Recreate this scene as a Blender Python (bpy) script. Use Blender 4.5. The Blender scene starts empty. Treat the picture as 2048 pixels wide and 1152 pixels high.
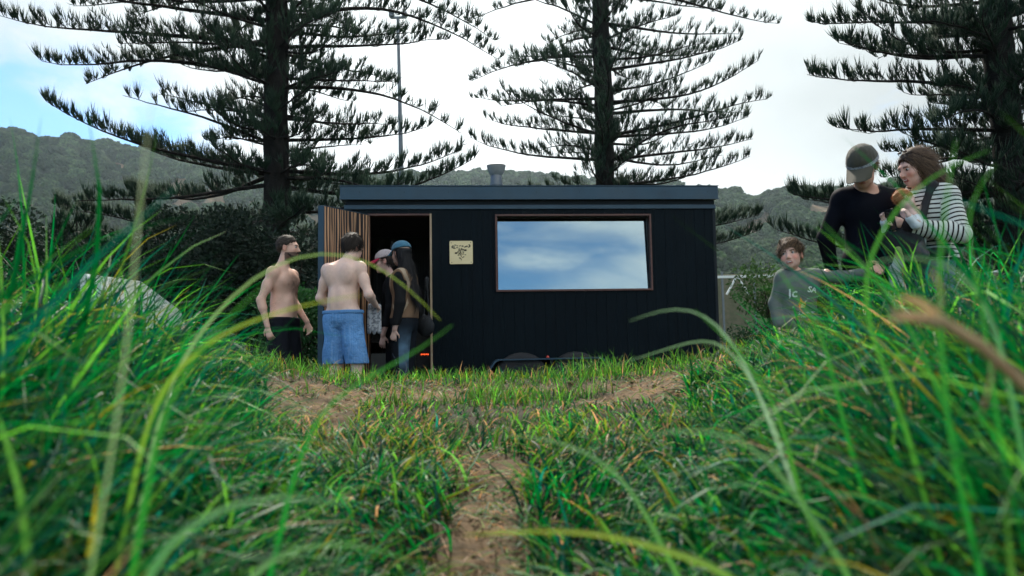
import bpy, bmesh, math, random
import numpy as np
from mathutils import Vector, Matrix, Euler
from mathutils.bvhtree import BVHTree
R = math.radians
rng = np.random.default_rng(7)
random.seed(7)
scene = bpy.context.scene
COL = scene.collection

# ------------------------------------------------------------------ camera
PITCH, ROLL, EYE = R(4.5), 0.021, 0.6
cd = bpy.data.cameras.new('camera')
cd.lens = 28.0; cd.sensor_width = 36.0
cd.clip_start = 0.02; cd.clip_end = 6000
cd.dof.use_dof = True; cd.dof.focus_distance = 7.4; cd.dof.aperture_fstop = 3.0
cam = bpy.data.objects.new('camera', cd); COL.objects.link(cam)
fw = Vector((0, math.cos(PITCH), math.sin(PITCH))); r0 = Vector((1, 0, 0)); u0 = r0.cross(fw)
rt = r0 * math.cos(ROLL) - u0 * math.sin(ROLL); up = u0 * math.cos(ROLL) + r0 * math.sin(ROLL)
M = Matrix((rt, up, -fw)).transposed().to_4x4(); M.translation = (0, 0, EYE)
cam.matrix_world = M
scene.camera = cam
FPX = 2048 * 28 / 36
def at(px, py, Y):
    """point at distance Y whose picture position would be (px,py); used to survey the place"""
    d = fw + rt * ((px - 1024) / FPX) - up * ((py - 576) / FPX)
    return Vector((0, 0, EYE)) + d * (Y / d.y)

# ------------------------------------------------------------------ light
SUN_EL, SUN_AZ = R(48), R(-5)            # azimuth measured from +Y towards +X
sun_dir = Vector((math.sin(SUN_AZ) * math.cos(SUN_EL), math.cos(SUN_AZ) * math.cos(SUN_EL), math.sin(SUN_EL)))
sd = bpy.data.lights.new('sun', 'SUN'); sd.energy = 5.0; sd.angle = R(4); sd.color = (1, .93, .82)
so = bpy.data.objects.new('sun', sd); COL.objects.link(so)
so.rotation_euler = (-sun_dir).to_track_quat('-Z', 'Y').to_euler()
so.location = (0, 0, 30)

W = bpy.data.worlds.new('World'); scene.world = W; W.use_nodes = True
nt = W.node_tree; nt.nodes.clear()
def wn(t, **k):
    n = nt.nodes.new(t)
    for a, b in k.items(): setattr(n, a, b)
    return n
def wl(a, b): nt.links.new(a, b)
def wmath(op, a, b=None, c=None, clamp=False):
    n = wn('ShaderNodeMath', operation=op, use_clamp=clamp)
    for i, v in enumerate((a, b, c)):
        if v is None: continue
        if isinstance(v, (int, float)): n.inputs[i].default_value = v
        else: wl(v, n.inputs[i])
    return n.outputs[0]
out = wn('ShaderNodeOutputWorld'); bg = wn('ShaderNodeBackground'); wl(bg.outputs[0], out.inputs[0])
bg.inputs['Strength'].default_value = 0.15
sky = wn('ShaderNodeTexSky', sky_type='NISHITA', sun_disc=False, sun_elevation=SUN_EL, sun_rotation=SUN_AZ)
sky.air_density = 1.0; sky.dust_density = 0.15; sky.ozone_density = 2.0
tc = wn('ShaderNodeTexCoord'); sep = wn('ShaderNodeSeparateXYZ'); wl(tc.outputs['Generated'], sep.inputs[0])
zc = wmath('ADD', wmath('MAXIMUM', sep.outputs[2], 0.0), 0.22)
cx = wmath('DIVIDE', sep.outputs[0], zc); cy = wmath('DIVIDE', sep.outputs[1], zc)
comb = wn('ShaderNodeCombineXYZ'); wl(cx, comb.inputs[0]); wl(cy, comb.inputs[1])
n1 = wn('ShaderNodeTexNoise'); n1.inputs['Scale'].default_value = 0.95; n1.inputs['Detail'].default_value = 9
n1.inputs['Roughness'].default_value = .56; n1.inputs['Distortion'].default_value = .3
mp = wn('ShaderNodeMapping'); mp.inputs['Location'].default_value = (3.1, 1.7, .4)
wl(comb.outputs[0], mp.inputs[0]); wl(mp.outputs[0], n1.inputs['Vector'])
n2 = wn('ShaderNodeTexNoise'); n2.inputs['Scale'].default_value = 1.1; n2.inputs['Detail'].default_value = 6
mp2 = wn('ShaderNodeMapping'); mp2.inputs['Location'].default_value = (9.1, 4.7, 2.4)
wl(comb.outputs[0], mp2.inputs[0]); wl(mp2.outputs[0], n2.inputs['Vector'])
dt = wn('ShaderNodeVectorMath', operation='DOT_PRODUCT'); wl(tc.outputs['Generated'], dt.inputs[0])
dt.inputs[1].default_value = (sun_dir.x + .16, sun_dir.y, sun_dir.z)
dts = wn('ShaderNodeVectorMath', operation='DOT_PRODUCT'); wl(tc.outputs['Generated'], dts.inputs[0])
dts.inputs[1].default_value = tuple(Vector((-.07, .96, .27)).normalized())
bias = wmath('MULTIPLY_ADD', dt.outputs['Value'], 0.26, -0.01)     # the bank of cloud fills the sunward half
lft = wn('ShaderNodeMapRange', interpolation_type='SMOOTHSTEP'); wl(sep.outputs[0], lft.inputs[0]); lft.inputs[1].default_value = -.22; lft.inputs[2].default_value = -.55; lft.inputs[3].default_value = 0; lft.inputs[4].default_value = -.25
hi_ = wn('ShaderNodeMapRange', interpolation_type='SMOOTHSTEP'); wl(sep.outputs[2], hi_.inputs[0]); hi_.inputs[1].default_value = .25; hi_.inputs[2].default_value = .6; hi_.inputs[4].default_value = .10
cov = wmath('ADD', wmath('ADD', wmath('ADD', n1.outputs[0], bias), hi_.outputs[0]), lft.outputs[0])
mask = wn('ShaderNodeMapRange', interpolation_type='SMOOTHSTEP'); wl(cov, mask.inputs[0])
mask.inputs[1].default_value = .50; mask.inputs[2].default_value = .62
g = wmath('POWER', wmath('MAXIMUM', dts.outputs['Value'], 0.0), 16.0)
bk_ = wn('ShaderNodeMapRange', interpolation_type='SMOOTHSTEP'); wl(sep.outputs[1], bk_.inputs[0]); bk_.inputs[1].default_value = .45; bk_.inputs[2].default_value = -.5; bk_.inputs[4].default_value = 3.4
gl = wmath('ADD', wmath('MULTIPLY_ADD', g, 2.2, 2.9), bk_.outputs[0])      # clouds facing the sun are the bright ones
var = wmath('MULTIPLY_ADD', n2.outputs[0], 4.2, -2.1)
cb = wmath('ADD', gl, var)
cc = wn('ShaderNodeMix', data_type='RGBA', blend_type='MULTIPLY'); cc.inputs[0].default_value = 1
cc.inputs[6].default_value = (.93, .99, 1.0, 1); wl(cb, cc.inputs[7])
skm = wn('ShaderNodeMix', data_type='RGBA', blend_type='MULTIPLY'); skm.inputs[0].default_value = 1
wl(sky.outputs[0], skm.inputs[6]); skm.inputs[7].default_value = (.42, .60, .74, 1)
mp3 = wn('ShaderNodeMapping'); mp3.inputs['Location'].default_value = (7.7, 1.2, 2); mp3.inputs['Rotation'].default_value = (0, 0, .5); mp3.inputs['Scale'].default_value = (.7, 1.5, 1)
wl(comb.outputs[0], mp3.inputs[0]); n3 = wn('ShaderNodeTexNoise'); n3.inputs['Scale'].default_value = .9; n3.inputs['Detail'].default_value = 8; n3.inputs['Roughness'].default_value = .5; n3.inputs['Distortion'].default_value = .8; wl(mp3.outputs[0], n3.inputs['Vector'])
thin = wn('ShaderNodeMapRange', interpolation_type='SMOOTHSTEP'); wl(n3.outputs[0], thin.inputs[0]); thin.inputs[1].default_value = .47; thin.inputs[2].default_value = .62; thin.inputs[4].default_value = .85
msk = wmath('MAXIMUM', mask.outputs[0], thin.outputs[0])
mx = wn('ShaderNodeMix', data_type='RGBA'); wl(msk, mx.inputs[0]); wl(skm.outputs[2], mx.inputs[6]); wl(cc.outputs[2], mx.inputs[7])
wl(mx.outputs[2], bg.inputs[0])

vs = scene.view_settings
vs.view_transform = 'Standard'; vs.look = 'None'; vs.exposure = 0.82; vs.gamma = 1.0; vs.use_curve_mapping = False
scene.cycles.use_denoising = True
scene.cycles.max_bounces = 7; scene.cycles.diffuse_bounces = 3; scene.cycles.glossy_bounces = 3
scene.cycles.transmission_bounces = 3; scene.cycles.volume_bounces = 1; scene.cycles.transparent_max_bounces = 6
scene.cycles.caustics_reflective = False; scene.cycles.caustics_refractive = False

# ------------------------------------------------------------------ helpers
def tag(o, label=None, cat=None, group=None, kind=None):
    if label: o['label'] = label
    if cat: o['category'] = cat
    if group: o['group'] = group
    if kind: o['kind'] = kind
    return o
def empty(name, loc, rz=0, label=None, cat=None, group=None, ry=0):
    o = bpy.data.objects.new(name, None); COL.objects.link(o); o.location = loc; o.rotation_euler = (0, ry, rz)
    o.empty_display_size = .1
    return tag(o, label, cat, group)
def link(name, me, mats=(), parent=None, smooth=False, kind=None):
    if not isinstance(mats, (list, tuple)): mats = (mats,)
    if not me.materials:
        for m in mats: me.materials.append(m)
    if smooth:
        me.polygons.foreach_set('use_smooth', np.ones(len(me.polygons), bool))
    o = bpy.data.objects.new(name, me); COL.objects.link(o)
    if parent: o.parent = parent
    if kind: o['kind'] = kind
    return o
def np_mesh(name, V, F, col=None, extra=None):
    """V (n,3); F (m,k) with k 3 or 4; col (n,3) point colours"""
    me = bpy.data.meshes.new(name)
    V = np.ascontiguousarray(V, np.float32); F = np.ascontiguousarray(F, np.int32)
    me.vertices.add(len(V)); me.vertices.foreach_set('co', V.ravel())
    k = F.shape[1]
    me.loops.add(F.size); me.loops.foreach_set('vertex_index', F.ravel())
    me.polygons.add(len(F)); me.polygons.foreach_set('loop_start', np.arange(0, F.size, k, dtype=np.int32))
    me.polygons.foreach_set('loop_total', np.full(len(F), k, np.int32))
    if col is not None:
        a = me.color_attributes.new('col', 'FLOAT_COLOR', 'POINT')
        c = np.ones((len(V), 4), np.float32); c[:, :3] = col; a.data.foreach_set('color', c.ravel())
    for nm, val in (extra or {}).items():
        a = me.attributes.new(nm, 'FLOAT', 'POINT'); a.data.foreach_set('value', np.ascontiguousarray(val, np.float32))
    me.update(calc_edges=True); me.validate()
    return me
class MB:
    """collects boxes, prisms and tubes into one mesh"""
    def __init__(s): s.v = []; s.f = []
    def add(s, V, F):
        n = len(s.v); s.v += [tuple(v) for v in V]; s.f += [tuple(i + n for i in f) for f in F]; return s
    def box(s, x0, x1, y0, y1, z0, z1):
        V = [(x, y, z) for x in (x0, x1) for y in (y0, y1) for z in (z0, z1)]
        return s.add(V, [(0, 1, 3, 2), (4, 6, 7, 5), (0, 4, 5, 1), (2, 3, 7, 6), (0, 2, 6, 4), (1, 5, 7, 3)])
    def tube(s, pts, rad, n=8, caps=True):
        pts = [Vector(p) for p in pts]
        if isinstance(rad, (int, float)): rad = [rad] * len(pts)
        V = []; a = None
        for i, p in enumerate(pts):
            d = (pts[min(i + 1, len(pts) - 1)] - pts[max(i - 1, 0)]).normalized()
            if a is None: a = d.orthogonal().normalized()
            a = (a - d * a.dot(d)).normalized(); b = d.cross(a)
            V += [p + (a * math.cos(t) + b * math.sin(t)) * rad[i] for t in [2 * math.pi * k / n for k in range(n)]]
        F = [(i * n + k, i * n + (k + 1) % n, (i + 1) * n + (k + 1) % n, (i + 1) * n + k) for i in range(len(pts) - 1) for k in range(n)]
        if caps: F += [tuple(range(n))[::-1], tuple(range((len(pts) - 1) * n, len(pts) * n))]
        return s.add(V, F)
    def prism(s, poly, a, b, axis='y'):
        """poly: 2-D outline extruded from a to b along the axis"""
        f = {'y': lambda p, t: (p[0], t, p[1]), 'x': lambda p, t: (t, p[0], p[1]), 'z': lambda p, t: (p[0], p[1], t)}[axis]
        n = len(poly)
        V = [f(p, a) for p in poly] + [f(p, b) for p in poly]
        return s.add(V, [tuple(range(n)), tuple(range(n, 2 * n))[::-1]] + [(k, k + n, (k + 1) % n + n, (k + 1) % n) for k in range(n)])
    def lathe(s, prof, n=20, c=(0, 0, 0)):
        V = [(c[0] + r * math.cos(2 * math.pi * k / n), c[1] + r * math.sin(2 * math.pi * k / n), c[2] + z) for r, z in prof for k in range(n)]
        F = [(i * n + k, i * n + (k + 1) % n, (i + 1) * n + (k + 1) % n, (i + 1) * n + k) for i in range(len(prof) - 1) for k in range(n)]
        F += [tuple(range(n))[::-1], tuple(range((len(prof) - 1) * n, len(prof) * n))]
        return s.add(V, F)
    def build(s, name, mat, parent=None, bevel=0, smooth=False, kind=None, rot=None):
        me = bpy.data.meshes.new(name); me.from_pydata(s.v, [], s.f)
        bm = bmesh.new(); bm.from_mesh(me); bmesh.ops.recalc_face_normals(bm, faces=bm.faces)
        if bevel: bmesh.ops.bevel(bm, geom=list(bm.edges), offset=bevel, segments=1, affect='EDGES')
        bm.to_mesh(me); bm.free()
        o = link(name, me, mat, parent, smooth, kind)
        if smooth: 
            try: me.set_sharp_from_angle(angle=R(40))
            except Exception: pass
        return o

def material(name, base=(.5, .5, .5), rough=.6, attr=None, noise=None, bump=None, metal=0, spec=.5, transl=0, coat=0, sheen=0, sss=0, coords='Object', stripes=None):
    """noise=(scale, colour2, amount[, stretch]); bump=(scale, strength[, stretch])"""
    m = bpy.data.materials.new(name); m.use_nodes = True; T = m.node_tree; N = T.nodes; L = T.links
    b = N['Principled BSDF']; b.inputs['Roughness'].default_value = rough; b.inputs['Metallic'].default_value = metal
    b.inputs['Specular IOR Level'].default_value = spec; b.inputs['Coat Weight'].default_value = coat
    b.inputs['Sheen Weight'].default_value = sheen
    if sss: b.inputs['Subsurface Weight'].default_value = sss; b.inputs['Subsurface Radius'].default_value = (.012, .005, .003); b.inputs['Subsurface Scale'].default_value = 1
    tc = N.new('ShaderNodeTexCoord'); co = tc.outputs[coords]
    rgb = N.new('ShaderNodeRGB'); rgb.outputs[0].default_value = (*base, 1); cur = rgb.outputs[0]
    if attr:
        a = N.new('ShaderNodeAttribute'); a.attribute_name = attr
        mixa = N.new('ShaderNodeMix'); mixa.data_type = 'RGBA'; mixa.blend_type = 'MULTIPLY'; mixa.inputs[0].default_value = 1
        L.new(cur, mixa.inputs[6]); L.new(a.outputs['Color'], mixa.inputs[7]); cur = mixa.outputs[2]
    def nz(scale, stretch, detail=6):
        mpn = N.new('ShaderNodeMapping'); mpn.inputs['Scale'].default_value = stretch; L.new(co, mpn.inputs[0])
        n = N.new('ShaderNodeTexNoise'); n.inputs['Scale'].default_value = scale; n.inputs['Detail'].default_value = detail
        n.inputs['Roughness'].default_value = .62; L.new(mpn.outputs[0], n.inputs['Vector']); return n.outputs[0]
    for nn in ([noise] if noise and not isinstance(noise, list) else (noise or [])):
        v = nz(nn[0], nn[3] if len(nn) > 3 else (1, 1, 1))
        mr = N.new('ShaderNodeMapRange'); mr.inputs[1].default_value = .38; mr.inputs[2].default_value = .62; L.new(v, mr.inputs[0])
        mu = N.new('ShaderNodeMath'); mu.operation = 'MULTIPLY'; L.new(mr.outputs[0], mu.inputs[0]); mu.inputs[1].default_value = nn[2]
        mi = N.new('ShaderNodeMix'); mi.data_type = 'RGBA'; L.new(mu.outputs[0], mi.inputs[0]); L.new(cur, mi.inputs[6]); mi.inputs[7].default_value = (*nn[1], 1); cur = mi.outputs[2]
    if stripes:      # (attribute, period, colour2, share)
        a = N.new('ShaderNodeAttribute'); a.attribute_name = stripes[0]
        d = N.new('ShaderNodeMath'); d.operation = 'DIVIDE'; L.new(a.outputs['Fac'], d.inputs[0]); d.inputs[1].default_value = stripes[1]
        fr = N.new('ShaderNodeMath'); fr.operation = 'FRACT'; L.new(d.outputs[0], fr.inputs[0])
        lt = N.new('ShaderNodeMath'); lt.operation = 'LESS_THAN'; L.new(fr.outputs[0], lt.inputs[0]); lt.inputs[1].default_value = stripes[3]
        mi = N.new('ShaderNodeMix'); mi.data_type = 'RGBA'; L.new(lt.outputs[0], mi.inputs[0]); L.new(cur, mi.inputs[6]); mi.inputs[7].default_value = (*stripes[2], 1); cur = mi.outputs[2]
    L.new(cur, b.inputs['Base Color'])
    if bump:
        v = nz(bump[0], bump[2] if len(bump) > 2 else (1, 1, 1), 5)
        bp = N.new('ShaderNodeBump'); bp.inputs['Strength'].default_value = bump[1]; bp.inputs['Distance'].default_value = .02
        L.new(v, bp.inputs['Height']); L.new(bp.outputs[0], b.inputs['Normal'])
    if transl:
        t = N.new('ShaderNodeBsdfTranslucent'); hs = N.new('ShaderNodeHueSaturation'); hs.inputs['Value'].default_value = 1.5; hs.inputs['Saturation'].default_value = 1.12
        L.new(cur, hs.inputs['Color']); L.new(hs.outputs[0], t.inputs[0])
        ms = N.new('ShaderNodeMixShader'); ms.inputs[0].default_value = transl
        L.new(b.outputs[0], ms.inputs[1]); L.new(t.outputs[0], ms.inputs[2]); L.new(ms.outputs[0], N['Material Output'].inputs[0])
    return m

def fbm2(x, y, scale, seed=0, octaves=4):
    """cheap value noise, numpy"""
    r = np.random.default_rng(seed); P = r.random((256, 256)).astype(np.float32); out = 0; amp = 1; tot = 0
    for o in range(octaves):
        u = x * scale + 37.3 * o; v = y * scale + 11.9 * o
        iu = np.floor(u).astype(int); iv = np.floor(v).astype(int); fu = u - iu; fv = v - iv
        fu = fu * fu * (3 - 2 * fu); fv = fv * fv * (3 - 2 * fv)
        a = P[iu % 256, iv % 256]; b = P[(iu + 1) % 256, iv % 256]; c = P[iu % 256, (iv + 1) % 256]; d = P[(iu + 1) % 256, (iv + 1) % 256]
        out = out + amp * ((a * (1 - fu) + b * fu) * (1 - fv) + (c * (1 - fu) + d * fu) * fv); tot += amp; amp *= .5; scale *= 2.03
    return out / tot
def sst(a, b, x):
    t = np.clip((x - a) / (b - a), 0, 1); return t * t * (3 - 2 * t)

# ------------------------------------------------------------------ ground
def ground_base(x, y):
    x = np.asarray(x, float); y = np.asarray(y, float)
    ramp = .05 + .095 * np.clip(y, -3, 4.2)
    right = sst(.25, 1.5, x) * .14 * sst(.3, 2.5, y)
    left = sst(-.5, -1.6, x) * .09 * sst(.2, 2, y)
    # worn gully along the path
    gul = -.045 * np.exp(-((x + .07 + .05 * (y - 1.5)) / .2) ** 2) * sst(3.6, 2.2, y)
    z = ramp + right + left + gul
    fall = sst(4.2, 6.2, y)
    z = z * (1 - fall)
    back = sst(14, 40, y)
    return z + back * .35 * sst(-5, 12, x)
def dirtness(x, y):
    """1 on bare earth"""
    px = -.07 - .05 * (y - 1.5)
    path = np.exp(-((x - px) / (.15 + .04 * np.sin(3 * y) + .12 * (fbm2(x + 3, y, 3.5, 15, 3) - .5))) ** 2) * sst(3.0, 2.3, y)
    crest = sst(2.75, 3.1, y) * sst(4.12, 3.8, y) * sst(-1.35, -1.0, x) * sst(1.25, .9, x)
    n = fbm2(x, y, 2.2, 5, 4)
    return np.clip(np.maximum(path * sst(.36, .50, n + .08 + .12 * sst(2.1, 1.6, y)), crest * sst(.37, .52, n) ), 0, 1)
def ground_z(x, y):
    x = np.asarray(x, float); y = np.asarray(y, float)
    near = sst(9, 5, np.hypot(x, y))
    d = dirtness(x, y)
    return ground_base(x, y) + near * ((fbm2(x, y, 2.5, 3, 3) - .5) * .05 + (fbm2(x, y, 22, 4, 3) - .5) * (.012 + .045 * d) + (fbm2(x, y, 60, 14, 2) - .5) * .014 * d) - .012 * d * near
def axis(lim, fine, nf, growth):
    a = list(np.linspace(-fine, fine, nf)); step = a[1] - a[0]; p = fine
    while p < lim: step *= growth; p += step; a.append(p); a.insert(0, -p)
    return np.array(a)
gx = axis(1500, 2.6, 261, 1.12); gy = axis(1500, 2.6, 261, 1.12) + 2.2
X, Y = np.meshgrid(gx, gy); Z = ground_z(X, Y)
nx, ny = len(gx), len(gy)
idx = np.arange(nx * ny).reshape(ny, nx)
F = np.stack([idx[:-1, :-1], idx[:-1, 1:], idx[1:, 1:], idx[1:, :-1]], -1).reshape(-1, 4)
D = dirtness(X, Y).ravel()[:, None]
soil = np.array([.066, .042, .023]); soilw = np.array([.20, .134, .074]); turf = np.array([.028, .026, .014])
tn = fbm2(X, Y, 9, 8, 4).ravel()[:, None]
gc = turf * (1 - D) + (soil * (1 - tn) + soilw * tn) * D
farm = sst(9, 14, np.hypot(X, Y)).ravel()[:, None]
gc = gc * (1 - farm) + np.array([.045, .07, .022]) * farm
mat_ground = material('turf_and_earth', (1, 1, 1), .95, attr='col', noise=(60, (.05, .03, .02), .35), bump=(120, .6), spec=.2)
ground = link('ground', np_mesh('ground', np.stack([X.ravel(), Y.ravel(), Z.ravel()], 1), F, gc), mat_ground, smooth=True, kind='structure')
ground['label'] = 'turf bank rising to a worn crest of bare earth before the cabin'

# ------------------------------------------------------------------ mountain
ridge_px = [(-900, 300), (-500, 262), (-250, 250), (0, 262), (100, 275), (200, 286), (300, 302), (400, 322), (470, 330), (530, 338), (640, 350), (760, 352), (800, 350), (870, 346), (960, 345), (1050, 350), (1100, 352),
            (1150, 360), (1250, 368), (1430, 378), (1480, 392), (1510, 397), (1535, 391), (1570, 378), (1620, 374), (1660, 383), (1720, 378), (1800, 366), (1950, 352), (2048, 345), (2400, 330), (2900, 345)]
raz, rel = [], []
for px, py in ridge_px:
    d = at(px, py, 1) - Vector((0, 0, EYE)); raz.append(math.atan2(d.x, d.y)); rel.append(d.z / math.hypot(d.x, d.y))
raz, rel = np.array(raz), np.array(rel)
RR = 760.
def mount_h(az, r):
    el = np.interp(az, raz, rel) - .011
    wob = (fbm2(az * 9 + 5, r / 190, 1.0, 21, 3) - .5)
    s = np.interp(r, [170, 240, 330, 450, 560, 640, 700, RR, 900, 1200], [0, .045, .12, .26, .45, .60, .86, 1.0, .98, .9])
    mid = np.exp(-((r - 430) / 170) ** 2)
    gul = (fbm2(az * 22, r / 260, 1.0, 33, 3) - .5) * .22 * mid + wob * .28 * mid
    return el * RR * np.clip(s + gul, 0, None) + (fbm2(az * 90, r / 18, 1., 44, 2) - .5) * 5 * sst(180, 300, r)
A = np.linspace(R(-62), R(62), 620); Rd = np.concatenate([np.linspace(170, 640, 110), np.linspace(645, 800, 70), np.linspace(815, 1200, 16)])
AA, RD = np.meshgrid(A, Rd); H = mount_h(AA, RD)
V = np.stack([(RD * np.sin(AA)).ravel(), (RD * np.cos(AA)).ravel(), (H - .6).ravel()], 1)
ii = np.arange(AA.size).reshape(AA.shape)
F = np.stack([ii[:-1, :-1], ii[:-1, 1:], ii[1:, 1:], ii[1:, :-1]], -1).reshape(-1, 4)
cl = sst(.74, .82, RD / RR) * sst(1.0, .94, RD / RR) * sst(.52, .62, fbm2(AA * 45, RD / 60, 1., 55, 3))
cl = cl.ravel()[:, None]
mc = np.array([.010, .016, .010]) * (1 - cl) + np.array([.20, .13, .085]) * cl
mat_mount = material('forested_slope', (1, 1, 1), .95, attr='col', noise=(.12, (.02, .035, .018), .7), bump=(.3, 1), spec=.1)
link('mountain', np_mesh('mountain', V, F, mc), mat_mount, smooth=True, kind='structure')['label'] = 'long forested escarpment with broken cliffs under its rim'

# forest on the slopes: crowns instanced by geometry nodes
def forest(name, pts, scl, seed, mat, label):
    me = bpy.data.meshes.new(name); me.vertices.add(len(pts)); me.vertices.foreach_set('co', np.asarray(pts, np.float32).ravel())
    a = me.attributes.new('sz', 'FLOAT', 'POINT'); a.data.foreach_set('value', np.asarray(scl, np.float32))
    o = link(name, me, mat, kind='stuff'); o['label'] = label
    g = bpy.data.node_groups.new(name, 'GeometryNodeTree'); g.interface.new_socket('Geometry', in_out='INPUT', socket_type='NodeSocketGeometry'); g.interface.new_socket('Geometry', in_out='OUTPUT', socket_type='NodeSocketGeometry')
    N = g.nodes; L = g.links
    gi = N.new('NodeGroupInput'); go = N.new('NodeGroupOutput')
    ico = N.new('GeometryNodeMeshIcoSphere'); ico.inputs['Subdivisions'].default_value = 4
    nz = N.new('ShaderNodeTexNoise'); nz.inputs['Scale'].default_value = 2.0; nz.inputs['Detail'].default_value = 6; nz.inputs['Roughness'].default_value = .7
    nor = N.new('GeometryNodeInputNormal'); ma = N.new('ShaderNodeMath'); ma.operation = 'MULTIPLY_ADD'; ma.inputs[1].default_value = 1.5; ma.inputs[2].default_value = -.75
    L.new(nz.outputs[0], ma.inputs[0]); vm = N.new('ShaderNodeVectorMath'); vm.operation = 'SCALE'; L.new(nor.outputs[0], vm.inputs[0]); L.new(ma.outputs[0], vm.inputs['Scale'])
    sp = N.new('GeometryNodeSetPosition'); L.new(ico.outputs[0], sp.inputs[0]); L.new(vm.outputs[0], sp.inputs['Offset'])
    tr = N.new('GeometryNodeTransform'); tr.inputs['Scale'].default_value = (1, 1, .85); L.new(sp.outputs[0], tr.inputs[0])
    sm = N.new('GeometryNodeSetMaterial'); sm.inputs['Material'].default_value = mat; L.new(tr.outputs[0], sm.inputs[0])
    ip = N.new('GeometryNodeInstanceOnPoints'); L.new(gi.outputs[0], ip.inputs['Points']); L.new(sm.outputs[0], ip.inputs['Instance'])
    rv = N.new('FunctionNodeRandomValue'); rv.data_type = 'FLOAT_VECTOR'; rv.inputs['Max'].default_value = (.5, .5, 6.28); rv.inputs['Seed'].default_value = seed
    L.new(rv.outputs['Value'], ip.inputs['Rotation'])
    na = N.new('GeometryNodeInputNamedAttribute'); na.data_type = 'FLOAT'; na.inputs['Name'].default_value = 'sz'; L.new(na.outputs[0], ip.inputs['Scale'])
    L.new(ip.outputs[0], go.inputs[0])
    md = o.modifiers.new('scatter', 'NODES'); md.node_group = g
    return o
mat_canopy = material('canopy', (.016, .036, .014), .95, noise=[(1.6, (.048, .080, .026), .8), (5, (.004, .009, .005), .7)], spec=.05)
_T = mat_canopy.node_tree; _oi = _T.nodes.new('ShaderNodeObjectInfo'); _hs = _T.nodes.new('ShaderNodeHueSaturation'); _mr = _T.nodes.new('ShaderNodeMapRange'); _mr.inputs[3].default_value = .45; _mr.inputs[4].default_value = 1.75
_b = _T.nodes['Principled BSDF']; _src = _b.inputs['Base Color'].links[0].from_socket; _T.links.new(_oi.outputs['Random'], _mr.inputs[0]); _T.links.new(_mr.outputs[0], _hs.inputs['Value']); _T.links.new(_src, _hs.inputs['Color']); _T.links.new(_hs.outputs[0], _b.inputs['Base Color'])
n = 10500
az = rng.uniform(R(-44), R(44), n); r = 215 + (RR + 25 - 215) * rng.random(n) ** .75
keep = ~((r > .76 * RR) & (r < .95 * RR) & (fbm2(az * 45, r / 60, 1., 55, 3) > .57)); az, r = az[keep], r[keep]
P = np.stack([r * np.sin(az), r * np.cos(az), mount_h(az, r) - .6 + 3.2 + rng.uniform(0, 4.5, len(r))], 1)
forest('forest', P, rng.uniform(3.6, 9.5, len(r)) * (.62 + .40 * r / RR), 3, mat_canopy, 'dense eucalypt forest covering the escarpment slopes')
n = 1500
az = np.linspace(R(-44), R(44), n) + rng.normal(0, .0008, n); r = RR + rng.uniform(-6, 4, n)
forest('ridge_trees', np.stack([r * np.sin(az), r * np.cos(az), mount_h(az, r) + rng.uniform(0, 3.5, n) ** 1.1], 1), rng.uniform(1.2, 3.0, n), 5, mat_canopy, 'row of small trees standing along the skyline of the escarpment')

# haze: still air round the whole scene
hz = MB().box(-1900, 1900, -1900, 1900, -2.6, 330).build('haze', None, kind='stuff'); hz['label'] = 'pale sea haze thinning the far slopes'
mh = bpy.data.materials.new('haze'); mh.use_nodes = True; mh.node_tree.nodes.clear()
ho = mh.node_tree.nodes.new('ShaderNodeOutputMaterial'); pv = mh.node_tree.nodes.new('ShaderNodeVolumePrincipled')
pv.inputs['Color'].default_value = (.72, .90, 1.0, 1); pv.inputs['Density'].default_value = .00011; pv.inputs['Anisotropy'].default_value = .70
mh.node_tree.links.new(pv.outputs[0], ho.inputs['Volume']); hz.data.materials.clear(); hz.data.materials.append(mh)

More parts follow.
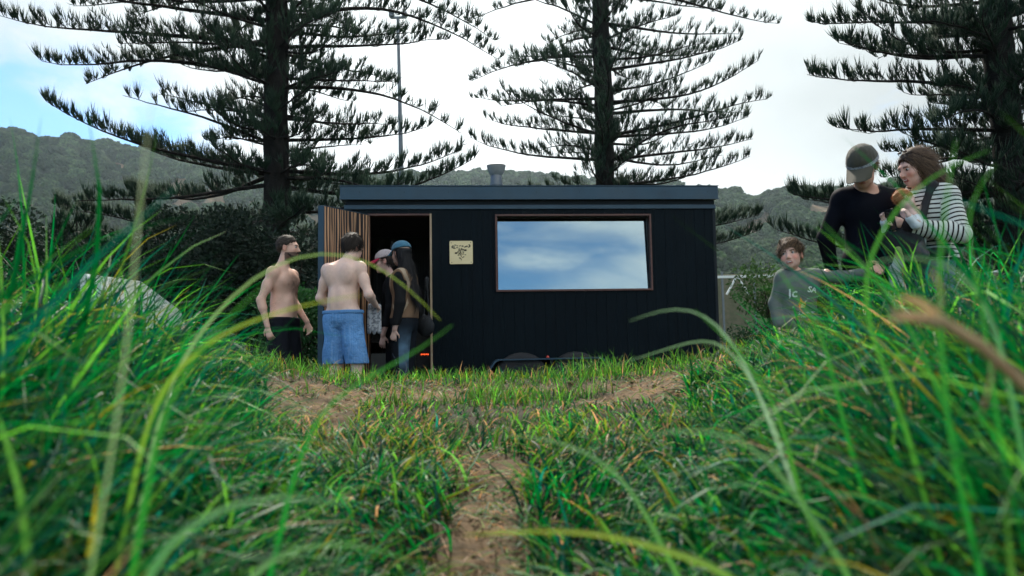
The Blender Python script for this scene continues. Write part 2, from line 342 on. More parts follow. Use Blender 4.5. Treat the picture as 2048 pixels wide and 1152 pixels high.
# ------------------------------------------------------------------ ribbons and blades
def blades(base, h, w, th0, th1, phi, seg=6, power=1.4, twist=0, cbase=None, ctip=None, cup=.25, phi1=None):
    """curved grass blades: base (n,3), height, width, start/end angle from vertical, heading; returns V,F,col"""
    n = len(base); t = np.linspace(0, 1, seg + 1)[None, :]
    th = th0[:, None] + (th1 - th0)[:, None] * t ** power
    ph = phi[:, None] + (0 if phi1 is None else phi1[:, None] * t)
    st = (h / seg)[:, None]
    dx = np.sin(th) * np.cos(ph) * st; dy = np.sin(th) * np.sin(ph) * st; dz = np.cos(th) * st
    z0 = np.zeros((n, 1))
    cx = base[:, :1] + np.concatenate([z0, np.cumsum(dx[:, :-1], 1)], 1)
    cy = base[:, 1:2] + np.concatenate([z0, np.cumsum(dy[:, :-1], 1)], 1)
    cz = base[:, 2:3] + np.concatenate([z0, np.cumsum(dz[:, :-1], 1)], 1)
    tw = ph + np.pi / 2 + (np.zeros(n) if isinstance(twist, int) else twist)[:, None] * (.3 + t)
    prof = (1 - t ** 2.2) * (.55 + .45 * np.minimum(1, t * 5)) * .98 + .02
    hw = w[:, None] * prof * .5
    sx, sy = np.cos(tw) * hw, np.sin(tw) * hw
    # normal direction for the fold of the blade
    nx_, ny_, nz_ = np.cos(ph) * np.cos(th), np.sin(ph) * np.cos(th), -np.sin(th)
    c = cup * hw * 2
    A = np.stack([cx - sx, cy - sy, cz], -1); B = np.stack([cx + nx_ * c, cy + ny_ * c, cz + nz_ * c], -1); C = np.stack([cx + sx, cy + sy, cz], -1)
    V = np.stack([A, B, C], 2)                     # n, seg+1, 3, 3
    k = np.arange(n * (seg + 1) * 3).reshape(n, seg + 1, 3)
    q = lambda a, b: np.stack([k[:, :-1, a], k[:, :-1, b], k[:, 1:, b], k[:, 1:, a]], -1).reshape(-1, 4)
    F = np.concatenate([q(0, 1), q(1, 2)])
    tt = (t ** 1.5)[..., None]
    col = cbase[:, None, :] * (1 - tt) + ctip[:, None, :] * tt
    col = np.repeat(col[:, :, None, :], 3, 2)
    return V.reshape(-1, 3), F, col.reshape(-1, 3)
def strands(P0, P1, P2, r0, seg3=True):
    """three-sided tapered strands through three points; arrays (n,3); returns V,F"""
    n = len(P0); d = P2 - P0; d /= np.linalg.norm(d, axis=1)[:, None] + 1e-9
    a = np.cross(d, np.array([.3, .5, .8])); a /= np.linalg.norm(a, axis=1)[:, None] + 1e-9; b = np.cross(d, a)
    V = []
    for k in range(3):
        w = a * math.cos(2.094 * k) + b * math.sin(2.094 * k)
        V += [P0 + w * r0[:, None] * .8, P1 + w * r0[:, None]]
    V.append(P2)
    V = np.stack(V, 1)                              # n,7,3
    o = (np.arange(n) * 7)[:, None]
    F = []
    for k in range(3):
        k2 = (k + 1) % 3
        F += [[2 * k, 2 * k2, 2 * k2 + 1], [2 * k, 2 * k2 + 1, 2 * k + 1], [2 * k + 1, 2 * k2 + 1, 6]]
    F = np.array(F)[None] + o[:, :, None]
    return V.reshape(-1, 3), F.reshape(-1, 3)

# ------------------------------------------------------------------ Norfolk pines
mat_bark = material('pine_bark', (.026, .023, .021), .95, noise=(9, (.009, .009, .009), .8, (1, 1, .35)), bump=(14, 1, (1, 1, 2.5)), spec=.1)
mat_needle = material('pine_needles', (1, 1, 1), .75, attr='col', transl=.18, spec=.2)
def limb_path(base, az, L, rise, tipup, n=14, sag=0, wob=.06, rr=None):
    t = np.linspace(0, 1, n)
    h = L * t
    z = rise * L * t + tipup * L * t ** 3 - sag * L * np.sin(t * math.pi) ** 1.2
    ph = az + .10 * np.sin(t * 3 + az * 7) * t
    w = rr.normal(0, wob, n).cumsum() * .25
    P = np.stack([base[0] + np.cos(ph) * h, base[1] + np.sin(ph) * h, base[2] + z + w * t], 1)
    return P
def needles(P, L, dens, rr, bare=.06, tuft=.26, side=.55, sz=1.0, up=1.0):
    """branchlets in two ranks along a limb, each a spray of upturned needle cords"""
    m = max(6, int(L * dens * .70)); t = np.clip(bare + (1 - bare) * (np.arange(m) + rr.random(m)) / m, 0, .999)
    u = t * (len(P) - 1); i = u.astype(int); f = (u - i)[:, None]
    B = P[i] * (1 - f) + P[np.minimum(i + 1, len(P) - 1)] * f
    T = P[np.minimum(i + 1, len(P) - 1)] - P[i]; T /= np.linalg.norm(T, axis=1)[:, None]
    S = np.stack([-T[:, 1], T[:, 0], np.zeros(m)], 1); S *= rr.choice([-1, 1], m)[:, None]
    ln = side * (1.05 - .75 * t ** 1.6) * rr.uniform(.35, 1.2, m) * min(1, L / 2.2 + .3)
    drc = S * rr.uniform(.35, 1, m)[:, None] + T * rr.uniform(.35, .9, m)[:, None] + np.array([0, 0, 1]) * (rr.uniform(-.05, .5, m) * up)[:, None]
    drc /= np.linalg.norm(drc, axis=1)[:, None]
    k = 18
    # cords along each branchlet
    s = rr.random((m, k)) ** .55
    Q = B[:, None] + drc[:, None] * (ln[:, None] * s)[..., None] + np.array([0, 0, 1]) * (ln[:, None] * s ** 2 * .22)[..., None]
    cl = tuft * sz * rr.uniform(.65, 1.3, (m, 1)) * rr.uniform(.5, 1.15, (m, k)) * (1.1 - .35 * s)
    cd_ = drc[:, None] * .38 + rr.normal(0, .30, (m, k, 3)) + np.array([0, 0, 1.0]) * up
    cd_ /= np.linalg.norm(cd_, axis=2)[..., None]
    Q0 = Q.reshape(-1, 3); cdv = cd_.reshape(-1, 3); c = cl.reshape(-1, 1)
    Q1 = Q0 + cdv * c * .5; Q2 = Q0 + cdv * c + np.array([0, 0, 1]) * c * .18
    V, F = strands(Q0, Q1, Q2, np.full(len(Q0), .0080 * sz))
    g = rr.random((m, k)) * .5 + rr.random((m, 1)) * .5
    a = np.array([.009, .026, .016]); b = np.array([.026, .058, .028])
    C = (a + (b - a) * g[..., None]).reshape(-1, 3); C = np.repeat(C, 7, 0)
    # bare twig of each branchlet
    tw, tf = strands(B, B + drc * ln[:, None] * .5, B + drc * ln[:, None] + np.array([0, 0, 1]) * (ln * .22)[:, None], np.full(m, .007 * sz))
    return np.concatenate([V, tw]), np.concatenate([F, tf + len(V)]), np.concatenate([C, np.full((len(tw), 3), .03)])
def pine(x, y, z0, z1, r0, r1, lean, specs, label, seed):
    """specs: (z_on_trunk, azimuth, length, rise, tipup, sag, density)"""
    rr = np.random.default_rng(seed)
    t = empty('norfolk_pine', (x, y, z0), 0, label, 'tree', 'tall pines standing behind the cabin')
    H = z1 - z0; n = 40
    zs = np.linspace(-.3, H, n)
    pts = [(lean[0] * z + .02 * math.sin(z * 2), lean[1] * z, z) for z in zs]
    rad = [r0 + (r1 - r0) * z / H + .012 * math.sin(z * 11) + rr.normal(0, .006) + .14 * math.exp(-max(z, 0) / .35) * (r0 / .3) for z in zs]
    MB().tube(pts, rad, 14).build('trunk', mat_bark, t, smooth=True)
    for (bz, az, L, rise, tip, sag, dens) in specs:
        zz = bz - z0; tr = r0 + (r1 - r0) * zz / H
        b = (lean[0] * zz + math.cos(az) * tr * .7, lean[1] * zz + math.sin(az) * tr * .7, zz)
        P = limb_path(b, az, L, rise, tip, rr=rr, sag=sag)
        rad = np.linspace(.014 + .009 * L, .005, len(P)) 
        lo = MB().tube(P, list(rad), 6).build('branch', mat_bark, t, smooth=True)
        V, F, C = needles(P, L, dens, rr)
        link('needles', np_mesh('needles', V, F, C), mat_needle, lo, kind='stuff')
    # short leafy shoots clothing the stem itself
    vs_, fs_, cs_, o_ = [], [], [], 0
    for k in range(int(H * 5)):
        zz = rr.uniform(H * .12, H * .72); a = rr.random() * 6.28; tr = r0 + (r1 - r0) * zz / H
        P = limb_path((lean[0] * zz + math.cos(a) * tr * .9, lean[1] * zz + math.sin(a) * tr * .9, zz), a, rr.uniform(.25, .8), rr.uniform(-.2, .5), .3, rr=rr, n=6)
        V, F, C = needles(P, 1.0, 9, rr, tuft=.26, side=.22); vs_.append(V); fs_.append(F + o_); cs_.append(C); o_ += len(V)
    link('stem_shoots', np_mesh('stem_shoots', np.concatenate(vs_), np.concatenate(fs_), np.concatenate(cs_)), mat_needle, t, kind='stuff')
    return t
def whorls(zlist, nper, Lf, risef, rr, dens, skip=None):
    out = []
    for z in zlist:
        a0 = rr.random() * 6.28
        for k in range(nper):
            a = a0 + 6.283 * k / nper + rr.normal(0, .16)
            if skip and skip(z, a): continue
            L = Lf(z, a) * rr.uniform(.5, 1.08)
            out.append((z + rr.normal(0, .13), a, L, risef(z) + rr.normal(0, .12), rr.uniform(-.12, .2), rr.uniform(-.08, .07), dens * rr.uniform(.6, 1.1)))
    return out
rr = np.random.default_rng(11)
c1 = -4.76
def L1(z, a):
    if 4.6 < z < 6.3: return (1.9 if math.cos(a) < 0 else 2.4)
    return (4.4 if math.cos(a) < 0 else 2.9) if abs(math.cos(a)) > .5 else 2.4
sp1 = whorls([4.3, 4.9, 5.5, 6.1, 6.75, 7.35, 8.0, 8.7, 9.5], 7, L1, lambda z: .0 + .02 * (z - 5), rr, 17, skip=lambda z, a: z > 8.9 and math.sin(a) > .3)
PI = math.pi
sp1 += [(7.0, PI + .06, 5.3, -.02, .13, -.05, 20), (6.35, PI - .05, 5.0, .02, .10, -.07, 20), (7.5, PI + .2, 4.4, -.05, .16, -.05, 16), (4.35, PI + .15, 4.1, .16, .13, .0, 26), (4.3, PI - .3, 3.6, .18, .1, 0, 24),
        (8.0, PI - .1, 4.6, .02, .05, -.04, 17), (8.3, PI + .12, 4.9, -.03, .06, -.05, 17), (5.5, PI - .06, 2.4, .25, 0, 0, 10), (4.95, PI + .1, 2.8, .42, -.1, 0, 6),
        (7.55, -.05, 4.4, .0, -.22, -.05, 16), (6.95, .05, 3.3, .03, .03, 0, 15), (8.1, .1, 4.3, .05, -.28, -.05, 15), (6.1, .1, 3.6, -.05, -.22, -.03, 11), (4.35, .05, 3.6, .05, .05, .05, 20), (4.0, -.15, 3.9, -.02, .14, .06, 20), (5.0, .2, 2.9, .03, .05, 0, 17)]
# low sweeping boughs, dark and dense
sp1 += [(3.3, PI + .3, 3.3, -.06, .06, .03, 26), (3.4, PI - .5, 3.0, -.03, .08, .03, 26), (3.2, -PI / 2 + .4, 2.4, -.05, .06, .03, 26), (3.1, .3, 2.6, -.03, .06, .03, 24), (3.5, -.4, 2.8, .0, .1, .05, 24), (2.6, PI + .1, 3.0, -.1, .05, .02, 26), (2.5, .1, 2.4, -.1, .05, .02, 24), (2.7, -PI / 2 - .4, 2.5, -.08, .05, .02, 26), (2.0, PI + .4, 2.8, -.1, .05, .02, 24), (2.0, -.2, 2.5, -.1, .05, .02, 24)]
pine(c1, 16, 0, 15, .29, .17, (.001, 0), sp1, 'large dark pine behind the shirtless men, widest boughs of the three', 1)
def L2(z, a): return (3.6 if math.cos(a) > 0 else 2.5) if abs(math.cos(a)) > .45 else 2.2
sp2 = whorls([4.9, 5.45, 6.0, 6.6, 7.2, 7.8, 8.4, 9.1, 9.8], 6, L2, lambda z: .08, rr, 12, skip=lambda z, a: z > 9.3 and math.sin(a) > .3)
sp2 += [(9.9, .05, 4.5, -.28, .06, -.06, 9), (7.75, 0, 3.5, .14, .1, 0, 15), (6.9, .02, 3.9, .12, .16, .03, 14), (6.0, .08, 3.6, .05, .1, 0, 14), (5.4, -.1, 3.6, .06, .05, 0, 14), (4.75, .1, 3.6, .08, .12, .0, 13),
        (8.1, PI + .1, 3.2, -.08, -.16, -.03, 11), (7.0, PI, 3.2, .0, .04, 0, 13), (6.1, PI - .1, 2.9, .10, .08, 0, 12), (5.4, PI + .1, 3.3, .06, .08, 0, 13), (3.6, -.2, 3.6, -.02, .06, .02, 20), (3.3, -.05, 3.7, .0, .08, .05, 22), (3.9, .1, 3.5, -.03, .05, .03, 20), (9.7, PI - .1, 3.4, .1, -.2, 0, 8)]
pine(2.42, 20, 0, 15.5, .29, .17, (.003, 0), sp2, 'slimmer open pine rising behind the middle of the cabin roof', 2)
def L3(z, a): return 2.7 if math.cos(a) < 0 else 2.2
sp3 = whorls([1.9, 2.6, 3.2, 3.8, 4.4, 5.0, 5.6, 6.2, 6.9, 7.7], 7, L3, lambda z: .04, rr, 19, skip=lambda z, a: z > 7 and math.sin(a) > .2)
sp3 += [(5.1, PI, 3.3, .06, .06, -.03, 20), (4.35, PI + .05, 2.9, -.06, .05, -.03, 20), (6.3, PI - .1, 3.0, .06, .05, -.02, 24), (5.7, PI + .1, 2.9, .0, .08, 0, 24), (3.3, PI + .08, 3.9, -.05, .02, .03, 26), (3.2, PI - .15, 3.3, .0, .06, .04, 26), (2.4, PI, 4.0, -.05, .1, .03, 24), (2.7, PI + .3, 3.4, -.05, .1, .03, 24), (6.9, PI, 2.8, .1, .05, 0, 18)]
pine(9.0, 14, 0, 13, .30, .19, (-.022, 0), sp3, 'leaning dark pine at the right behind the family', 3)

# ------------------------------------------------------------------ shrubs and hedge
mat_leaf = material('shrub_leaves', (1, 1, 1), .7, attr='col', transl=.2, spec=.25)
mat_twig = material('shrub_stems', (.05, .035, .022), .9, noise=(20, (.02, .015, .01), .6), bump=(40, .5))
def leaf_cloud(n, lobes, size, ca, cb, rr, flat=.5):
    """leaves spread through several lobes (cx,cy,cz,rx,ry,rz)"""
    lobes = np.array(lobes); w = (lobes[:, 3] * lobes[:, 5]); li = rr.choice(len(lobes), n, p=w / w.sum()); Lb = lobes[li]
    d = rr.normal(size=(n, 3)); d /= np.linalg.norm(d, axis=1)[:, None]
    rad = rr.random(n) ** .38; rad *= 1 + .14 * np.sin(d[:, 0] * 7 + li) * np.sin(d[:, 2] * 9 + li * 2)
    P = Lb[:, :3] + d * Lb[:, 3:] * rad[:, None]
    a = d + rr.normal(0, .8, (n, 3)); a[:, 2] += .3; a /= np.linalg.norm(a, axis=1)[:, None]
    b = np.cross(a, rr.normal(size=(n, 3))); b /= np.linalg.norm(b, axis=1)[:, None]
    s = size * rr.uniform(.6, 1.3, n)[:, None]
    V = np.stack([P, P + a * s * .5 + b * s * flat * .5, P + a * s + np.array([0, 0, -.1]) * s, P + a * s * .5 - b * s * flat * .5], 1)
    F = np.arange(n * 4).reshape(n, 4)
    g = (rr.random(n) * .6 + .4 * fbm2(P[:, 0] + 50, P[:, 2] + P[:, 1] + 50, 2.5, 9, 2) )[:, None]
    C = np.array(ca) * (1 - g) + np.array(cb) * g
    return V.reshape(-1, 3), F, np.repeat(C, 4, 0)
def shrub(loc, lobes, n, size, ca, cb, label, seed, group=None, cat='shrub', flat=.5, name='shrub'):
    rr = np.random.default_rng(seed)
    t = empty(name, loc, 0, label, cat, group)
    m = MB()
    for lb in lobes:
        for k in range(3):
            e = (lb[0] + rr.normal(0, lb[3] * .4), lb[1] + rr.normal(0, lb[4] * .4), lb[2] + rr.normal(0, .2) * lb[5])
            m.tube([(lb[0] * .4, lb[1] * .4, -.05), (lb[0] * .7 + rr.normal(0, .05), lb[1] * .7, e[2] * .5), e], [.03, .02, .006], 5)
    m.build('stems', mat_twig, t)
    V, F, C = leaf_cloud(n, lobes, size, ca, cb, rr, flat)
    V[:, 2] = np.maximum(V[:, 2], .02)
    link('foliage', np_mesh('foliage', V, F, C), mat_leaf, t, kind='stuff')
    return t
def lob(n, wx, wy, h, rr, rmin=.45, rmax=.8):
    return [(rr.uniform(-wx, wx), rr.uniform(-wy, wy), rr.uniform(.35, h - .4), rr.uniform(rmin, rmax), rr.uniform(rmin, rmax), rr.uniform(rmin, rmax) * .85) for _ in range(n)]
rs = np.random.default_rng(5)
dk_shade = ((.005, .011, .007), (.016, .030, .016))  # shade behind the people is put into these near-black leaf colours
for i, (x, y, w, h, nn, lb) in enumerate([(-3.0, 12.6, 1.3, 2.9, 18000, 'dense shrub painted dark for shade behind the door of the cabin'), (-5.4, 13.0, 1.5, 3.3, 21000, 'dense shrub painted dark for shade behind the bearded man'), (-8.0, 13.6, 1.6, 3.5, 21000, 'dense shrub painted dark for shade left of the big pine'), (-10.8, 14.4, 1.7, 3.3, 16000, 'dense shrub painted dark for shade at the far left behind the tall grass')]):
    shrub((x, y, 0), lob(12, w, .8, h, rs, .5, .85), nn, .085, *dk_shade, lb, 40 + i, 'dark shrubs along the back of the lawn')
shrub((-4.25, 10.6, 0), lob(8, .7, .4, 1.15, rs, .22, .4), 7000, .06, (.10, .13, .11), (.24, .28, .24), 'silvery grey leaved bush low in the shade at left', 50, flat=.3)
shrub((-2.72, 10.4, 0), lob(9, .42, .3, 1.9, rs, .25, .4), 6500, .06, (.02, .07, .025), (.05, .15, .04), 'bright green leafy bush beside the open cabin door', 51)
shrub((4.1, 11.5, 0), lob(14, 1.0, .4, 1.85, rs, .35, .5), 16000, .06, (.03, .07, .02), (.08, .15, .04), 'green bush between the cabin and the boy', 52)
shrub((5.6, 10.8, 0), lob(12, 1.1, .4, 1.65, rs, .35, .5), 11000, .06, (.015, .035, .015), (.04, .08, .03), 'dark green bush behind the boy and the man in the cap', 53)
shrub((3.2, 10.3, 0), lob(6, .5, .3, 1.1, rs, .3, .4), 5000, .05, (.012, .03, .014), (.03, .07, .03), 'low dark bush at the right end of the cabin', 54)
# slender young conifers left of the big pine
for i, (x, y, h) in enumerate([(-9.1, 16.5, 3.9), (-7.9, 17, 4.1)]):
    rr = np.random.default_rng(80 + i); t = empty('young_conifer', (x, y, 0), 0, ['young conifer with open top left of the big pine', 'young conifer just left of the big pine trunk, against the cliffs'][i], 'tree', 'young conifers beside the big pine')
    MB().tube([(0, 0, -.1), (.03, 0, h * .5), (0, .02, h)], [.07, .045, .012], 7).build('trunk', mat_bark, t, smooth=True)
    vs_, fs_, cs_ = [], [], []; o_ = 0
    for k in range(26):
        z = h * (.35 + .65 * rr.random()); P = limb_path((0, 0, z), rr.random() * 6.28, (h * 1.12 - z) * .34 + .15, .25, .15, rr=rr)
        V, F, C = needles(P, 1.2, 11, rr, tuft=.24, side=.3); vs_.append(V); fs_.append(F + o_); cs_.append(C); o_ += len(V)
    link('foliage', np_mesh('foliage', np.concatenate(vs_), np.concatenate(fs_), np.concatenate(cs_)), mat_needle, t, kind='stuff')

# ------------------------------------------------------------------ mast and rail fence
mat_mast = material('galvanised_steel', (.16, .17, .18), .45, metal=.6, noise=(30, (.10, .11, .12), .5), bump=(60, .1))
mast = empty('light_mast', (-4.05, 30, 0), 0, 'very tall thin grey mast beside the big pine', 'mast')
MB().tube([(0, 0, -.2), (-.03, 0, 3), (-.16, 0, 13.6)], [.14, .12, .055], 12).build('pole', mat_mast, mast, smooth=True)
MB().box(-.45, .15, -.05, .05, 13.55, 13.62).box(-.5, -.3, -.12, .12, 13.62, 13.78).box(0, .2, -.12, .12, 13.62, 13.78).build('lamp_bracket', mat_mast, mast)
mat_white = material('white_paint', (.72, .72, .70), .5, noise=(14, (.5, .5, .47), .4), bump=(50, .1))
fy = 40.0; ftop = float(at(1500, 551, fy).z); fx0 = 9.0; fx1 = 33.0
fe = empty('rail_fence', (0, fy, 0), 0, 'pale rail fence with braced frames beyond the bushes', 'fence')
for k in range(16):
    x = fx0 + k * 1.6
    MB().box(x - .05, x + .05, -.05, .05, -.2, ftop + (.22 if k % 3 == 1 else .0)).build('post', mat_mast, fe, bevel=.005)
for z in (ftop - .05,):
    MB().box(fx0, fx1, -.09, -.052, z - .06, z + .06).build('rail', mat_white, fe)
for k in range(6):
    x = fx0 + 2.3 + k * 3.4
    for sg in (-1, 1):
        MB().tube([(x + sg * .55, -.16, ftop - .95), (x, -.16, ftop - .02)], .055, 6).build('brace', mat_white, fe)
bk = MB().box(6.0, 60, 44, 50, -.2, ftop + .45).build('earth_bank', material('dry_bank', (.16, .14, .09), .95, noise=(3, (.09, .10, .05), .7), bump=(6, .8)), kind='structure', bevel=.1)

# ------------------------------------------------------------------ cabin on its trailer
mat_navy = material('charred_navy_board', (.0018, .0060, .0095), .5, noise=[(3, (.001, .0025, .004), .7, (14, 14, .6)), (1.1, (.004, .009, .012), .4)], bump=(40, .35, (6, 6, .25)), spec=.09)
mat_metal = material('dark_blue_sheet_metal', (.018, .052, .082), .42, noise=[(5, (.018, .036, .055), .6), (1.3, (.045, .075, .095), .4)], bump=(6, .05), metal=.15, spec=.4)
mat_trim = material('dark_trim', (.006, .010, .014), .5, noise=(8, (.003, .006, .008), .5), bump=(30, .1), spec=.2)
mat_red = material('oiled_red_timber', (.12, .045, .030), .5, noise=(6, (.06, .02, .015), .7, (1, 1, 8)), bump=(60, .2))
mat_pale = material('raw_pine_edge', (.42, .30, .19), .65, noise=(6, (.24, .16, .09), .6, (4, 4, .5)), bump=(50, .2))
def burnt(name, light, dark, sc=1):
    m = bpy.data.materials.new(name); m.use_nodes = True; T = m.node_tree; N = T.nodes; L = T.links; b = N['Principled BSDF']; b.inputs['Roughness'].default_value = .6
    tc = N.new('ShaderNodeTexCoord'); oi = N.new('ShaderNodeObjectInfo'); ad = N.new('ShaderNodeVectorMath'); ad.operation = 'MULTIPLY_ADD'
    L.new(oi.outputs['Random'], ad.inputs[0]); ad.inputs[1].default_value = (7, 3, 5); L.new(tc.outputs['Object'], ad.inputs[2])
    mp = N.new('ShaderNodeMapping'); mp.inputs['Scale'].default_value = (9 * sc, 9 * sc, .55 * sc); L.new(ad.outputs[0], mp.inputs[0])
    wv = N.new('ShaderNodeTexWave'); wv.wave_type = 'RINGS'; wv.rings_direction = 'Z'; wv.inputs['Scale'].default_value = 1.3; wv.inputs['Distortion'].default_value = 9; wv.inputs['Detail'].default_value = 3; wv.inputs['Detail Scale'].default_value = 1.2
    L.new(mp.outputs[0], wv.inputs[0])
    nz = N.new('ShaderNodeTexNoise'); nz.inputs['Scale'].default_value = 6; nz.inputs['Detail'].default_value = 6; L.new(mp.outputs[0], nz.inputs[0])
    mu = N.new('ShaderNodeMath'); mu.operation = 'MULTIPLY'; L.new(wv.outputs[0], mu.inputs[0]); L.new(nz.outputs[0], mu.inputs[1])
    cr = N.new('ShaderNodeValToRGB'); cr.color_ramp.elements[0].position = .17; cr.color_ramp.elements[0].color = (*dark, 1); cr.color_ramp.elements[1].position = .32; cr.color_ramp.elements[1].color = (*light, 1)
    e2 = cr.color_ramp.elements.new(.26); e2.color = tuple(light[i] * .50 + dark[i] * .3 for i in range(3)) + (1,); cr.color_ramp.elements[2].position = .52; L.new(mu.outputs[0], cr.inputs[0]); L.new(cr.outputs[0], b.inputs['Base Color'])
    bp = N.new('ShaderNodeBump'); bp.inputs['Strength'].default_value = .4; bp.inputs['Distance'].default_value = .01; L.new(mu.outputs[0], bp.inputs['Height']); L.new(bp.outputs[0], b.inputs['Normal'])
    return m
mat_burnt = burnt('burnt_pine', (.60, .32, .17), (.016, .008, .006), .70)
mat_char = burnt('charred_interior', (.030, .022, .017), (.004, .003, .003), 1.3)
mat_glass = bpy.data.materials.new('coated_glass'); mat_glass.use_nodes = True
T = mat_glass.node_tree; T.nodes.remove(T.nodes['Principled BSDF'])
gg = T.nodes.new('ShaderNodeBsdfGlossy'); gg.inputs['Roughness'].default_value = .015; gg.inputs['Color'].default_value = (.42, .50, .50, 1)
tp = T.nodes.new('ShaderNodeBsdfTransparent'); tp.inputs[0].default_value = (.5, .56, .58, 1); ms = T.nodes.new('ShaderNodeMixShader'); ms.inputs[0].default_value = .74
nzz = T.nodes.new('ShaderNodeTexNoise'); nzz.inputs['Scale'].default_value = 1.6; tcc = T.nodes.new('ShaderNodeTexCoord'); T.links.new(tcc.outputs['Object'], nzz.inputs[0]); bpp = T.nodes.new('ShaderNodeBump'); bpp.inputs['Strength'].default_value = .012; T.links.new(nzz.outputs[0], bpp.inputs['Height']); T.links.new(bpp.outputs[0], gg.inputs['Normal'])
T.links.new(tp.outputs[0], ms.inputs[1]); T.links.new(gg.outputs[0], ms.inputs[2]); T.links.new(ms.outputs[0], T.nodes['Material Output'].inputs[0])

CX, CY, CRZ = -1.725, 8.2, R(4.39)
cab = empty('trailer_cabin', (CX, CY, 0), CRZ, 'low navy boarded trailer cabin with open door and wide mirrored window', 'cabin', ry=R(.3))
CW, CD, ZB, ZT = 3.92, 2.2, .34, 2.15
D0, D1, DT = .246, .868, 2.035
W0, W1, WB, WT = 1.575, 3.205, 1.245, 2.025
# front boards, each one a part; those met by openings are cut round them
nb = 36; bw = CW / nb
rb = random.Random(4)
for i in range(nb):
    u0_, u1_ = i * bw + .0009, (i + 1) * bw - .0009
    sp = [(ZB, ZT - .05)]
    def cut(sp, a, b, z0, z1, u0_, u1_):
        if u1_ <= a or u0_ >= b: return [(u0_, u1_, s) for s in sp]
        o_ = []
        for s in sp:
            if s[0] < z0: o_.append((max(u0_, a) if False else u0_, u1_, (s[0], z0)))
            if s[1] > z1: o_.append((u0_, u1_, (z1, s[1])))
        # the sliver left of / right of the opening
        for s in sp:
            if u0_ < a - .004: o_.append((u0_, a, (max(s[0], z0), min(s[1], z1))))
            if u1_ > b + .004: o_.append((b, u1_, (max(s[0], z0), min(s[1], z1))))
        return o_
    if u1_ > D0 and u0_ < D1: pieces = cut(sp, D0, D1, ZB, DT, u0_, u1_)
    elif u1_ > W0 and u0_ < W1: pieces = cut(sp, W0, W1, WB, WT, u0_, u1_)
    else: pieces = [(u0_, u1_, sp[0])]
    jit = rb.uniform(-.0015, .0015)
    for (a, b, (z0, z1)) in pieces:
        if z1 - z0 < .01 or b - a < .01: continue
        MB().box(a, b, jit, .02, z0, z1).build('board', mat_navy, cab, bevel=.0005)
# carcass behind the boards
m = MB(); m.box(.01, D0 - .012, .022, .06, ZB, ZT).box(D1 + .012, W0 - .02, .022, .06, ZB, ZT).box(W1 + .02, CW - .01, .022, .06, ZB, ZT)
m.box(D0 - .012, D1 + .012, .022, .06, DT + .012, ZT).box(W0 - .02, W1 + .02, .022, .06, WT + .02, ZT).box(W0 - .02, W1 + .02, .022, .06, ZB, WB - .02)
m.box(0, .05, .065, CD, ZB, ZT).box(CW - .05, CW, .065, CD, ZB, ZT).box(.05, CW - .05, CD - .05, CD, ZB, ZT)
m.build('wall', mat_trim, cab)
MB().box(-.012, .02, -.006, .021, ZB - .01, ZT - .052).build('corner_trim', mat_trim, cab, bevel=.002)
MB().box(CW - .02, CW + .012, -.006, .021, ZB - .01, ZT - .052).build('corner_trim', mat_trim, cab, bevel=.002)
MB().box(-.015, CW + .015, -.02, .02, ZT - .05, ZT - .004).build('head_flashing', mat_metal, cab, bevel=.003)
MB().box(.0, CW, -.012, .02, ZT - .002, 2.196).build('soffit', mat_trim, cab)
# roof: box fascia with folded lip
rf = MB().box(-.05, CW + .03, -.075, CD + .05, 2.20, 2.334).build('roof', mat_metal, cab, bevel=.006)
MB().box(-.054, CW + .034, -.082, -.0755, 2.192, 2.206).build('drip_edge', mat_metal, rf)
MB().box(-.054, CW + .034, -.082, CD, 2.3345, 2.341).build('capping', mat_metal, rf)
for k in range(9):
    MB().lathe([(.004, 0), (.004, .0012)], 8).build('rivet', mat_trim, rf).matrix_local = Matrix.Translation((.15 + k * .46, -.0755, 2.27)) @ Matrix.Rotation(PI / 2, 4, 'X')
# flue
fl = MB().lathe([(.068, 0), (.068, .10), (.074, .102), (.074, .125), (.066, .127), (.066, .20), (.058, .22)], 24, (1.60, .42, 2.34)).build('flue', mat_mast, cab, smooth=True)
MB().lathe([(.060, .215), (.078, .235), (.096, .27), (.104, .315), (.108, .325), (.100, .333), (.03, .345)], 24, (1.60, .42, 2.34)).build('cowl', material('zinc_cowl', (.30, .29, .28), .5, metal=.3, noise=(20, (.2, .2, .19), .5)), fl, smooth=True)
MB().lathe([(.105, 0), (.098, .012), (.070, .03)], 24, (1.60, .42, 2.341)).build('flashing_collar', mat_trim, fl, smooth=True)
# door opening lining
dj = MB().box(D1, D1 + .022, -.012, .10, ZB, DT + .020).build('door_jamb', mat_pale, cab, bevel=.002)
MB().box(D0 - .020, D0, -.008, .10, ZB, DT + .020).build('door_jamb', mat_red, cab, bevel=.002)
MB().box(D0, D1, -.012, .10, DT, DT + .020).build('door_head', mat_red, cab, bevel=.002)
MB().box(D0, D1, -.03, .12, ZB - .03, ZB + .012).build('door_sill', mat_trim, cab, bevel=.003)
